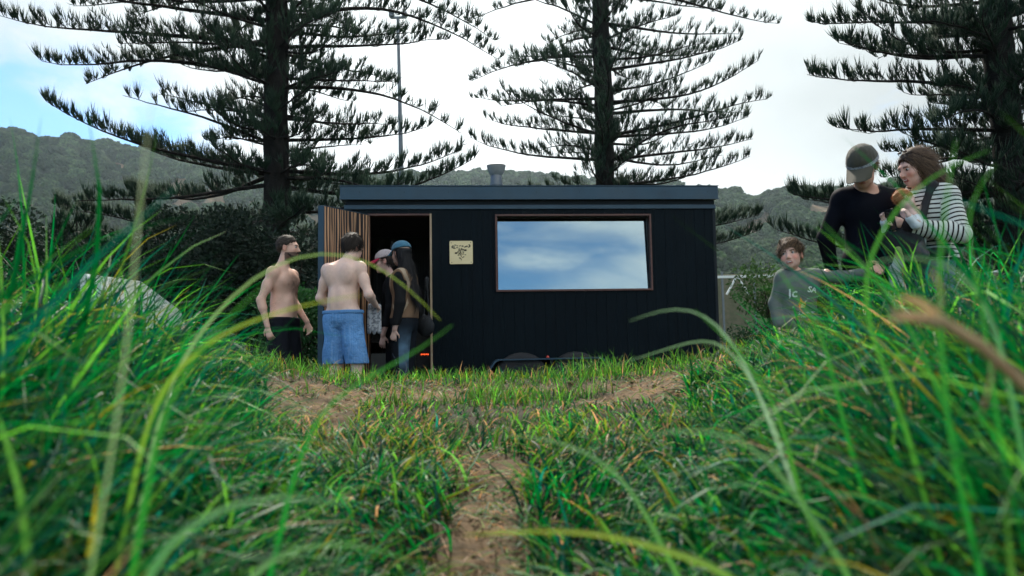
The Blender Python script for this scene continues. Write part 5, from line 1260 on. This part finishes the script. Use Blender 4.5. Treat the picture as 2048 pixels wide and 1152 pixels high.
# --- woman in the striped jumper with the baby
def woman_stripes():
    p = at(1848, 450, 5.35); g0 = gz(p.x, 5.35); ztop = at(1858, 303, 5.3).z; h = ztop - g0 + .03
    t = person((p.x, 5.35, g0), R(-62), 'laughing woman with long brown hair and striped jumper carrying a baby')
    J, s = base_J(h, .95); J['neck'] += np.array([0, -.02, 0]); J['head'] += np.array([0, -.06, -.02])
    wl_ = at(1806, 447, 5.12); lw = Matrix.Rotation(R(62), 3, 'Z') @ Vector((wl_.x - p.x, wl_.y - 5.35, wl_.z - g0)); 
    J['wrL'] = np.array(lw) + np.array([.0, .06, -.02]); J['elL'] = np.array([.27, -.03, 1.12 * s]); J['elR'] = np.array([-.24, -.05, 1.10 * s]); J['wrR'] = np.array([-.08, -.26, 1.08 * s])
    Rh = RZ(R(-14)) @ RX(R(17)); sk = (.70, .43, .34)
    dv = np.array([-.25, -.9, .35])
    S, cf = bare_body(J, s, .95, 0, True, Rh=Rh, skin=sk, mouth=True, hcol=dict(lips=(.45, .12, .11), cheek=.6, brow=(.09, .05, .035)), hands=[(J['wrL'], dv, (-.9, .1, .3), dict(side=-1, curl=.55, s=.95)), (J['wrR'], (.8, -.3, -.1), (0, .9, 0), dict(side=1, curl=.3, s=.95))])
    link('body', S.mesh(.006, 'body', cf), mat_skin, t, smooth=True); eyes(t, J['head'], Rh, 1, (0, -.3))
    c = J['head']; T = lambda q_: c + Rh @ np.array(q_)
    tt = Sdf(.003); tt.cone(T((-.012, -.097, -.0615)), T((.012, -.097, -.0615)), .0038, .0038); cloth('teeth', (1, 1, 1), t, tt, .003, mat=mat_teeth)
    S = top_cloth(J, .90, .030, w=.95, female=True, body_extra=.01, disp=folds(.007, 16, 15))
    S.ell(J['neck'] + np.array([0, -.04, .03]), (.07, .075, .05), .006, sub=True)
    cloth('striped_jumper', (.66, .66, .60), t, S, .007, stripes=('along', .030, (.025, .020, .020), .34), noise=(20, (.55, .55, .5), .4), bump=(150, .3))
    cloth('jeans', (.12, .17, .22), t, legs_cloth(J, .98, .06, .010, .0), .010)
    rr = np.random.default_rng(37)
    def ex(S, T):
        S.cone(T((.02, .05, .02)), T((.045, .09, -.12)), .082, .070, .04, sq=(Rh @ FY, .9)); S.cone(T((.045, .09, -.12)), T((.055, .12, -.25)), .066, .035, .03, sq=(Rh @ FY, .8)); S.cone(T((.066, .0, .0)), T((.074, .02, -.12)), .022, .020, .02)
        S.cone(T((-.05, .04, .0)), T((-.06, .06, -.14)), .035, .030, .02)
    sh = hair_shell(c, Rh, 1, (.086, .106, .096), (0, .020, .040), [((0, -1, -.30), (0, -.070, .050))], .003, ex, 45)
    put_hair(t, c, Rh, 1, sh, ((.040, .022, .014), (.17, .10, .058)), 6000, .10, .0012, lambda P, N: (np.stack([.1 + 0 * P[:, 0], .75 - 2 * np.clip(c[2] - P[:, 2], 0, .3), -.45 - 2.5 * np.clip(c[2] + .06 - P[:, 2], -.1, .3)], 1)), rr, .05)
    G = Sdf(.004)
    for g in (1, -1): G.ell(T((g * .026, -.050, .124)), (.020, .009, .008), .003, Rh); G.cone(T((g * .048, -.045, .118)), T((g * .085, .02, .07)), .003, .003, .003)
    cloth('sunglasses', (.03, .02, .02), t, G, .004, rough=.15)
    # carrier with the baby
    Mt = t.matrix_basis
    def w2(q_): return Matrix.Rotation(R(-62), 3, 'Z') @ Vector(q_) + Vector((p.x, 5.35, g0))
    ca = Sdf(.03); ch = J['chest']
    ca.ell((0, -.235, ch[2] - .20), (.135, .125, .19), .03); ca.cone((.10, -.17, ch[2] - .06), (.125, -.075, ch[2] + .155), .030, .026, .03); ca.cone((.125, -.075, ch[2] + .155), (.12, .09, ch[2] + .10), .026, .026, .03); ca.cone((-.10, -.17, ch[2] - .06), (-.125, -.075, ch[2] + .155), .030, .026, .03); ca.cone((-.125, -.075, ch[2] + .155), (-.12, .09, ch[2] + .10), .026, .026, .03)
    ca.cone((-.10, -.05, 1.0 * s), (.10, -.05, 1.0 * s), .120, .120, .03, sq=((0, 0, 1.), .35)); ca.disp = folds(.004, 24, 3)
    o = link('baby_carrier', ca.mesh(.008, 'baby_carrier'), material('carrier_cloth', (.012, .012, .014), .85, bump=(120, .3)), smooth=True)
    o.location = (p.x, 5.35, g0); o.rotation_euler = (0, 0, R(-62)); tag(o, 'black baby carrier strapped over the striped jumper', 'baby carrier')
    bh = at(1826, 403, 5.2); lb = Matrix.Rotation(R(62), 3, 'Z') @ (bh - Vector((p.x, 5.35, g0))); lb = Vector((min(lb.x, .06), -.27, lb.z))
    bt = empty('person', w2((lb.x, lb.y, 0)), R(-62), 'ginger haired baby in a white top asleep in the black carrier', 'baby')
    bz = lb.z; Rb = RZ(R(150)) @ RY(R(20)) @ RX(R(15)); bs = .62; bc = np.array([0, 0, bz])
    S = Sdf(.02); head_prims(S, bc, Rb, bs, True); S.cone((0, .02, bz - .05), (0, .04, bz - .12), .035, .045, .02); S.cone((0, .04, bz - .12), (0, .05, bz - .34), .075, .08, .03)
    for g in (1, -1): S.cone((g * .06, .03, bz - .12), (g * .11, -.05, bz - .17), .026, .022, .02); S.cone((g * .11, -.05, bz - .17), (g * .09, -.10, bz - .12), .022, .018, .02); S.cone((g * .04, .04, bz - .32), (g * .07, .06, bz - .36), .045, .035, .02)
    for g in (1, -1): hand_prims(S, (g * .09, -.10, bz - .12), (0, -.5, .6), (-g, 0, 0), s=.42, curl=.6, side=g, k=.003)
    link('body', S.mesh(.004, 'body', lambda V: np.where((V[:, 2] < bz - .22)[:, None], np.array([.03, .035, .045]), head_color(V, bc, Rb, bs, (.66, .44, .37)))), mat_skin, bt, smooth=True)
    sh = hair_shell(bc, Rb, bs, (.080, .098, .090), (0, .02, .04), [((0, -1, -.35), (0, -.055, .055))], .002, vox=.004)
    put_hair(bt, bc, Rb, bs, sh, ((.42, .17, .06), (.62, .32, .14)), 2200, .025, .0009, head_flow(bc, Rb, bs), rr, .5, .004)
    S = Sdf(.02); S.cone((0, .05, bz - .12), (0, .06, bz - .26), .070, .075, .03)
    for g in (1, -1): S.cone((g * .06, .03, bz - .13), (g * .11, -.05, bz - .18), .034, .030, .02); S.cone((g * .11, -.05, bz - .18), (g * .092, -.09, bz - .135), .030, .027, .02)
    S.disp = folds(.004, 40, 2); cloth('white_top', (.68, .70, .70), bt, S, .006)
    # phone
    ph = MB().box(-.036, .036, -.004, .004, -.072, .072).build('phone', mat_trim, bevel=.003); ph.location = w2(np.array(J['wrL']) + np.array([-.055, -.10, .05])); ph.rotation_euler = (R(10), 0, R(-75)); tag(ph, 'dark phone held up in the hand of the woman in stripes', 'phone')
    MB().box(-.032, .032, -.0055, -.0042, -.066, .066).build('screen', mat_dglass, ph)
    bg_ = Sdf(.03); bg_.cone((-.03, 0, .10), (-.02, 0, -.14), .035, .075, .03, sq=(FY, .6)); bg_.cone((-.04, 0, .1), (0, 0, .24), .010, .010, .02); bg_.cone((.03, 0, .1), (0, 0, .24), .010, .010, .02); bg_.disp = folds(.010, 22, 5)
    o = link('cloth_bag', bg_.mesh(.009, 'cloth_bag', lambda V: np.where((fbm2(V[:, 0] * 14 + 9, V[:, 2] * 14 + 7, 1, 3, 2) > .58)[:, None], np.array([.20, .26, .08]), np.array([.26, .31, .28]))), material('bag_cloth', (1, 1, 1), .85, attr='col', bump=(120, .3)), smooth=True)
    q_ = at(1800, 572, 5.1); o.location = q_; tag(o, 'pale cloth bag with green print at the side of the woman in stripes', 'bag')
woman_stripes()

# ------------------------------------------------------------------ grass
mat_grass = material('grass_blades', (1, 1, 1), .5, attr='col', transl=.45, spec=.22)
G1 = np.array([.004, .062, .018]); G2 = np.array([.012, .140, .028]); G3 = np.array([.006, .055, .036]); GY = np.array([.13, .30, .045]); YE = np.array([.36, .27, .04]); DRY = np.array([.36, .23, .12])
def palette(n, rr, yel=.12, dry=.04, lite=.25):
    g = rr.random((n, 1)); base = G1 * (1 - g) + G2 * g
    m = rr.random(n) < .3; base[m] = G3 * (.7 + .8 * rr.random((m.sum(), 1)))
    m = rr.random(n) < lite; base[m] = base[m] * .45 + GY * .55
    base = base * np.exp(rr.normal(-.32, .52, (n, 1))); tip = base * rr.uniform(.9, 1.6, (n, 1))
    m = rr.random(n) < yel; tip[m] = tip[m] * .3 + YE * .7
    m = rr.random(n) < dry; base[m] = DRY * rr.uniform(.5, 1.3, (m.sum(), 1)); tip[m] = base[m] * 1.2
    root = base * np.array([1.0, .85, .9]) * .85  # shade at the foot of the blades painted as a darker root
    return root, tip
def grass_patch(name, x, y, h, w, th0, th1, rr, label, seg=6, power=1.4, phi=None, yel=.12, dry=.04, lite=.25, phi1=None, sink=.01, parent=None):
    n = len(x); phi = rr.random(n) * 2 * PI if phi is None else phi
    b, t_ = palette(n, rr, yel, dry, lite)
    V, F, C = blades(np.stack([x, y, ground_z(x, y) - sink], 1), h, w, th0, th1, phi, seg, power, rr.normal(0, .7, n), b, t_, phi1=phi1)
    o = link(name, np_mesh(name, V, F, C), mat_grass, kind='stuff', smooth=True); o['label'] = label; return o
def side_edge(y):   # where the tall grass begins, left and right of the open path
    return -.20 - .13 * y - .20 * np.clip(y - 1.4, 0, 3), .16 + .12 * y + .10 * np.clip(y - 1.5, 0, 3)
rr = np.random.default_rng(101)
# tall rank tufts on both banks
def tall(nt_, side, seed, lab):
    rr = np.random.default_rng(seed); xs, ys, hs_, phs, t0, t1, wd = [], [], [], [], [], [], []
    for k in range(nt_):
        yy = .24 + 3.4 * rr.random() ** 1.75; el, er = side_edge(yy); e = -el if side < 0 else er
        xx = e + abs(rr.normal(0, .20 + .32 * yy)) + (.0 if rr.random() < .9 else -.05)
        if xx > 1.15 * yy + .40: continue
        if math.hypot(xx, yy) < .29: continue
        grow = float(sst(0, (.42 if side < 0 else .56) + .12 * yy, np.array(xx - e)))
        m = rr.integers(10, 20); hh = (.19 + (.54 if side < 0 else .55) * grow) * rr.uniform(.65, 1.15)
        if yy < .8: hh *= .80 + .2 * (yy - .3) / .5
        if side > 0: hh *= 1 - .22 * float(sst(1.5, 2.6, np.array(yy)))
        lean = (0 if side < 0 else PI) + rr.normal(0, 1.1); mess = rr.random()
        a = rr.normal(lean, 1.6 - .9 * mess, m)
        xs.append(side * xx + rr.normal(0, .02, m)); ys.append(yy + rr.normal(0, .02, m)); hs_.append(hh * rr.uniform(.5, 1.15, m)); phs.append(a)
        t0.append(np.abs(rr.normal(.18 + .60 * mess, .28, m))); t1.append(rr.uniform(.6, 3.0, m)); wd.append(rr.uniform(.0060, .0165, m) * (1.0 if yy > .7 else .9))
    x, y, h, ph, th0, th1, w = map(np.concatenate, (xs, ys, hs_, phs, t0, t1, wd)); n = len(x)
    return grass_patch('tall_grass', x, y, h, w, th0, th1, rr, lab, 7, 1.6, ph, .035, .015, .22, rr.normal(0, .85, n))
tall(1000, -1, 201, 'rank of tall long bladed grass on the left bank'); tall(1050, 1, 202, 'rank of tall long bladed grass on the right bank')
# medium tangled grass over the slope
n = 46000; y = .5 + 3.75 * rr.random(n) ** .8; x = (rr.random(n) * 2 - 1) * (1.0 * y + .35)
keep = dirtness(x, y) < .25 + .3 * rr.random(n); x, y = x[keep], y[keep]; n = len(x)
el, er = side_edge(y); far = sst(0, .5, np.maximum(el - x, x - er)); cr = sst(2.7, 3.6, y); mid = (far < .5) & (y > 2.3)
h = (.10 + .10 * fbm2(x, y, 2.4, 19, 3) + .12 * far * (1 - .6 * sst(1.6, 2.6, y))) * rr.uniform(.5, 1.4, n) * (1 - .55 * cr)
h[np.hypot(x, y) < .8] *= .8
worn = sst(2.4, 3.1, y) * sst(.5, .0, far); h *= 1 - .4 * worn
lean = fbm2(x, y, 1.7, 77, 2) * 14
x2, y2, h2, l2 = x[mid], y[mid], h[mid] * .85, lean[mid]; x, y, h, lean = x[~mid], y[~mid], h[~mid], lean[~mid]
grass_patch('worn_grass', x2, y2, h2, rr.uniform(.0045, .0095, len(x2)), np.abs(rr.normal(.5, .4, len(x2))), rr.uniform(.8, 2.3, len(x2)), rr, 'shorter yellow green grass of the worn clearing behind the crest', 4, 1.2, l2 + rr.normal(0, 1.2, len(x2)), yel=.14, dry=.10, lite=.55, phi1=rr.normal(0, .5, len(x2)))
n = len(x)
grass_patch('grass', x, y, h, rr.uniform(.0045, .0115, n), np.abs(rr.normal(.55, .35, n)), rr.uniform(1.0, 2.5, n), rr, 'tangled bright grass covering the slope up to the crest', 5, 1.2, lean + rr.normal(0, 1.0, n), yel=.04, dry=.02, lite=.26, phi1=rr.normal(0, .6, n))
# broad floppy leaves hanging over the foot of both banks
n = 15000; y = .36 + 1.5 * rr.random(n) ** 1.2; x = (rr.random(n) * 2 - 1) * (.95 * y + .25)
el, er = side_edge(y); out_side = np.maximum(el + .04 - x, x - er + .04); keep = (out_side > 0) & (np.hypot(x, y) > .36); x, y, out_side = x[keep], y[keep], out_side[keep]; n = len(x)
h = rr.uniform(.14, .36, n) * (.65 + .5 * sst(0, .4, out_side)); ph = np.where(x < 0, 0, PI) + rr.normal(0, 1.5, n)
grass_patch('floppy_grass', x, y, h, rr.uniform(.0055, .0125, n), np.abs(rr.normal(.75, .4, n)), rr.uniform(1.4, 2.9, n), rr, 'broad floppy leaves hanging over the foot of both banks', 6, 1.2, ph, yel=.04, dry=.03, lite=.14, phi1=rr.normal(0, .8, n))
# flattened grass and straw on the bare patches
n = 20000; y = .9 + 3.4 * rr.random(n); x = (rr.random(n) * 2 - 1) * (.45 + .35 * y); keep = dirtness(x, y) > .12; keep &= fbm2(x, y, 6, 91, 3) > .42; x, y = x[keep], y[keep]; n = len(x)
grass_patch('trampled_grass', x, y, rr.uniform(.02, .10, n), rr.uniform(.0022, .0050, n), rr.uniform(.8, 1.5, n), rr.uniform(1.3, 2.1, n), rr, 'short trampled blades and straw lying on the bare earth', 4, 1, yel=.25, dry=.34, lite=.5, sink=-.002)
# fringe on the crest, sunlight put into its paler blade colours
n = 21000; y = 3.35 + 1.35 * rr.random(n); x = (rr.random(n) * 2 - 1) * (1.0 * y + .2); keep = (dirtness(x, y) < .3 + .3 * rr.random(n)); x, y = x[keep], y[keep]; n = len(x)
h = (.032 + .125 * fbm2(x, y, 2.6, 23, 3) ** 1.7 + .05 * sst(.9, 2.2, np.abs(x))) * rr.uniform(.5, 1.7, n)
grass_patch('crest_grass', x, y, h, rr.uniform(.0030, .0068, n), np.abs(rr.normal(.25, .3, n)), rr.uniform(.3, 1.9, n), rr, 'short grass fringing the crest in front of the cabin, sunlight painted into its pale green', 4, 1.3, yel=.12, dry=.05, lite=.9)
# lawn beyond
n = 16000; y = 4.7 + 7 * rr.random(n) ** 1.3; x = (rr.random(n) * 2 - 1) * (.75 * y); 
grass_patch('lawn', x, y, rr.uniform(.03, .08, n), rr.uniform(.004, .008, n), np.abs(rr.normal(.2, .2, n)), rr.uniform(.4, 1.4, n), rr, 'mown lawn round the cabin', 3, 1.2)
# soil crumbs
n = 2600; y = 1.0 + 3.3 * rr.random(n); x = (rr.random(n) * 2 - 1) * (.4 + .35 * y); keep = dirtness(x, y) > .25; x, y = x[keep], y[keep]; n = len(x)
bm = bmesh.new(); bmesh.ops.create_icosphere(bm, subdivisions=1, radius=1); tv = np.array([v.co[:] for v in bm.verts]); tf = np.array([[v.index for v in f.verts] for f in bm.faces]); bm.free()
sz = rr.gamma(2.0, .0028, n)[:, None, None]; V = tv[None] * (1 + rr.normal(0, .22, (n, len(tv), 1))) * sz * np.array([1, 1, .7]) + np.stack([x, y, ground_z(x, y)], 1)[:, None]
F = (tf[None] + (np.arange(n) * len(tv))[:, None, None]).reshape(-1, 3); sc_ = (soil * .6 + (soilw - soil * .6) * rr.random((n, 1)) * .8)
link('soil_crumbs', np_mesh('soil_crumbs', V.reshape(-1, 3), F, np.repeat(sc_, len(tv), 0)), mat_ground, kind='stuff')['label'] = 'crumbs and clods of dry brown soil on the bare patches'
# long single blades arching across the view, each rooted on its bank
def long_blade(pts, w, cb, ct, prof_pow=2.0):
    w = w * 1.2; P = [at(p[0], p[1], p[2] * 1.35) for p in pts]; root = P[0].copy(); root.x += (.10 if root.x > 0 else -.10); root.y += .05; root.z = gz(root.x, root.y) - .01
    if P[0].z > root.z + .03: P = [root, root.lerp(P[0], .5)] + P
    # smooth resample
    Q = []; m = 26
    A_ = np.array([p[:] for p in P]); d = np.r_[0, np.cumsum(np.linalg.norm(np.diff(A_, axis=0), axis=1))]; u = np.linspace(0, d[-1], m)
    C_ = np.stack([np.interp(u, d, A_[:, i]) for i in range(3)], 1)
    for _ in range(6): C_[1:-1] = (C_[:-2] + 2 * C_[1:-1] + C_[2:]) / 4
    T_ = np.gradient(C_, axis=0); T_ /= np.linalg.norm(T_, axis=1)[:, None]
    S_ = np.cross(T_, np.array([.15, -1, .25])); S_ /= np.linalg.norm(S_, axis=1)[:, None]; N_ = np.cross(S_, T_)
    t = np.linspace(0, 1, m); hw = (w * .5 * (1 - t ** prof_pow) + .0003)[:, None]
    V = np.stack([C_ - S_ * hw, C_ + N_ * hw * .5, C_ + S_ * hw], 1)
    k = np.arange(m * 3).reshape(m, 3); F = np.concatenate([np.stack([k[:-1, a], k[:-1, a + 1], k[1:, a + 1], k[1:, a]], -1) for a in (0, 1)])
    g = (t ** 2)[:, None, None]; C = np.array(cb) * (1 - g) + np.array(ct) * g
    return V.reshape(-1, 3), F, np.repeat(C, 3, 1).reshape(-1, 3)
g_, gl_, gp_ = tuple(G2), (.06, .19, .035), (.15, .25, .13)
LB = [([(330, 760, .85), (440, 600, .85), (560, 505, .86), (640, 488, .88), (730, 500, .9), (810, 560, .92), (880, 640, .95)], .0045, gp_, (.20, .28, .05)),
      ([(300, 800, .7), (380, 690, .7), (470, 650, .7), (600, 605, .7), (720, 590, .72)], .006, gl_, (.30, .34, .05)),
      ([(600, 900, .7), (640, 800, .7), (740, 750, .7), (850, 700, .72), (905, 650, .73)], .006, g_, gl_), ([(330, 780, .55), (400, 700, .55), (480, 590, .55), (530, 570, .55)], .007, g_, gl_), ([(240, 820, .45), (268, 560, .45), (285, 330, .45), (305, 195, .46)], .0024, (.10, .2, .06), (.3, .34, .22)),
      ([(1560, 900, .9), (1500, 740, .9), (1440, 640, .9), (1380, 600, .9), (1320, 615, .9), (1260, 642, .92)], .0055, (.2, .3, .2), gp_), ([(1600, 1000, .8), (1560, 820, .8), (1480, 700, .8), (1390, 620, .8)], .006, gl_, gl_),
      ([(1540, 820, 1.0), (1440, 660, 1.0), (1330, 700, 1.0), (1230, 730, 1.02)], .0045, gp_, gp_), ([(1700, 900, .8), (1640, 640, .8), (1560, 560, .8), (1545, 520, .8)], .008, g_, gl_),
      ([(1900, 900, .55), (1870, 560, .55), (1890, 400, .55), (1912, 280, .55)], .007, g_, gl_), ([(2000, 900, .6), (1960, 560, .6), (1900, 400, .6), (1990, 330, .6)], .006, g_, gl_),
      ([(1800, 800, .7), (1700, 590, .7), (1760, 440, .7), (1840, 350, .7), (1980, 300, .72)], .006, gl_, gl_), ([(2040, 900, .6), (2000, 640, .6), (1900, 480, .6), (1720, 530, .62)], .0075, g_, gp_), ([(1950, 1000, .7), (1850, 700, .7), (1760, 560, .7), (1640, 440, .7)], .007, g_, gl_), ([(1330, 1100, .75), (1250, 950, .75), (1140, 880, .75), (1000, 870, .76)], .006, gl_, gp_), ([(1700, 1140, .6), (1500, 860, .6), (1380, 850, .6), (1240, 880, .6)], .006, gl_, gp_), ([(1500, 1150, .6), (1200, 1060, .6), (1060, 1060, .62), (930, 1070, .63)], .008, (.05, .2, .05), (.35, .35, .06)),
      ([(300, 1100, .5), (420, 1010, .5), (560, 980, .5), (700, 1010, .52)], .009, g_, gp_), ([(480, 1150, .6), (600, 1080, .6), (760, 1090, .6), (860, 1140, .62)], .006, gp_, gl_)]
vs_, fs_, cs_, o_ = [], [], [], 0
for b_ in LB:
    V, F, C = long_blade(*b_); vs_.append(V); fs_.append(F + o_); cs_.append(C); o_ += len(V)
link('long_grass_blades', np_mesh('long_grass_blades', np.concatenate(vs_), np.concatenate(fs_), np.concatenate(cs_)), mat_grass, kind='stuff', smooth=True)['label'] = 'long arching blades standing out of the tall grass nearest the camera'
# dry bent stalk on the right
st_ = empty('dry_grass_stalk', (at(1990, 900, .62).x, .62, gz(at(1990, 900, .62).x, .62)), 0, 'thick dry brown stalk bent over the tall grass at the right', 'grass stalk')
mat_dry = material('dry_straw', (.36, .21, .10), .7, noise=(40, (.50, .36, .18), .7, (1, 1, .3)), bump=(80, .3), transl=.15)
pts = [at(2150, 900, .62), at(2060, 780, .62), at(1960, 690, .62), at(1880, 640, .62), at(1780, 622, .62)]
root = Vector((pts[0].x, .62, gz(pts[0].x, .62))); pts = [root] + pts
MB().tube([p - st_.location for p in pts], [.0042, .0044, .0048, .0050, .0042, .0015], 7).build('stem', mat_dry, st_, smooth=True)
for (a, b, c_) in (((1880, 640), (1840, 590), (1790, 600)), ((1900, 650), (1840, 630), (1770, 640)), ((1870, 640), (1900, 580), (1860, 540)), ((1980, 700), (1990, 760), (1960, 830))):
    V, F, C = long_blade([(*a, .62), (*b, .615), (*c_, .61)], .008, (.5, .4, .2), (.55, .35, .08), 3)
    V = V[len(V) * 0:]
    k = V.reshape(-1, 3)
# sheaths peeling off the stalk
    m = MB(); P = [at(*a, .62), at(*b, .615), at(*c_, .61)]
    A_ = []
    for j in range(9):
        t = j / 8; p = P[0] * (1 - t) ** 2 + P[1] * 2 * t * (1 - t) + P[2] * t * t; wv = .0045 * (1 - t ** 2) + .0004; A_.append((p - st_.location, wv))
    Vv = []; 
    for p, wv in A_: Vv += [p + Vector((0, 0, wv)), p + Vector((0, -wv * .5, 0)), p - Vector((0, 0, wv))]
    m.add(Vv, [(3 * j + q, 3 * j + q + 1, 3 * j + q + 4, 3 * j + q + 3) for j in range(8) for q in (0, 1)]).build('sheath', mat_dry, st_, smooth=True)
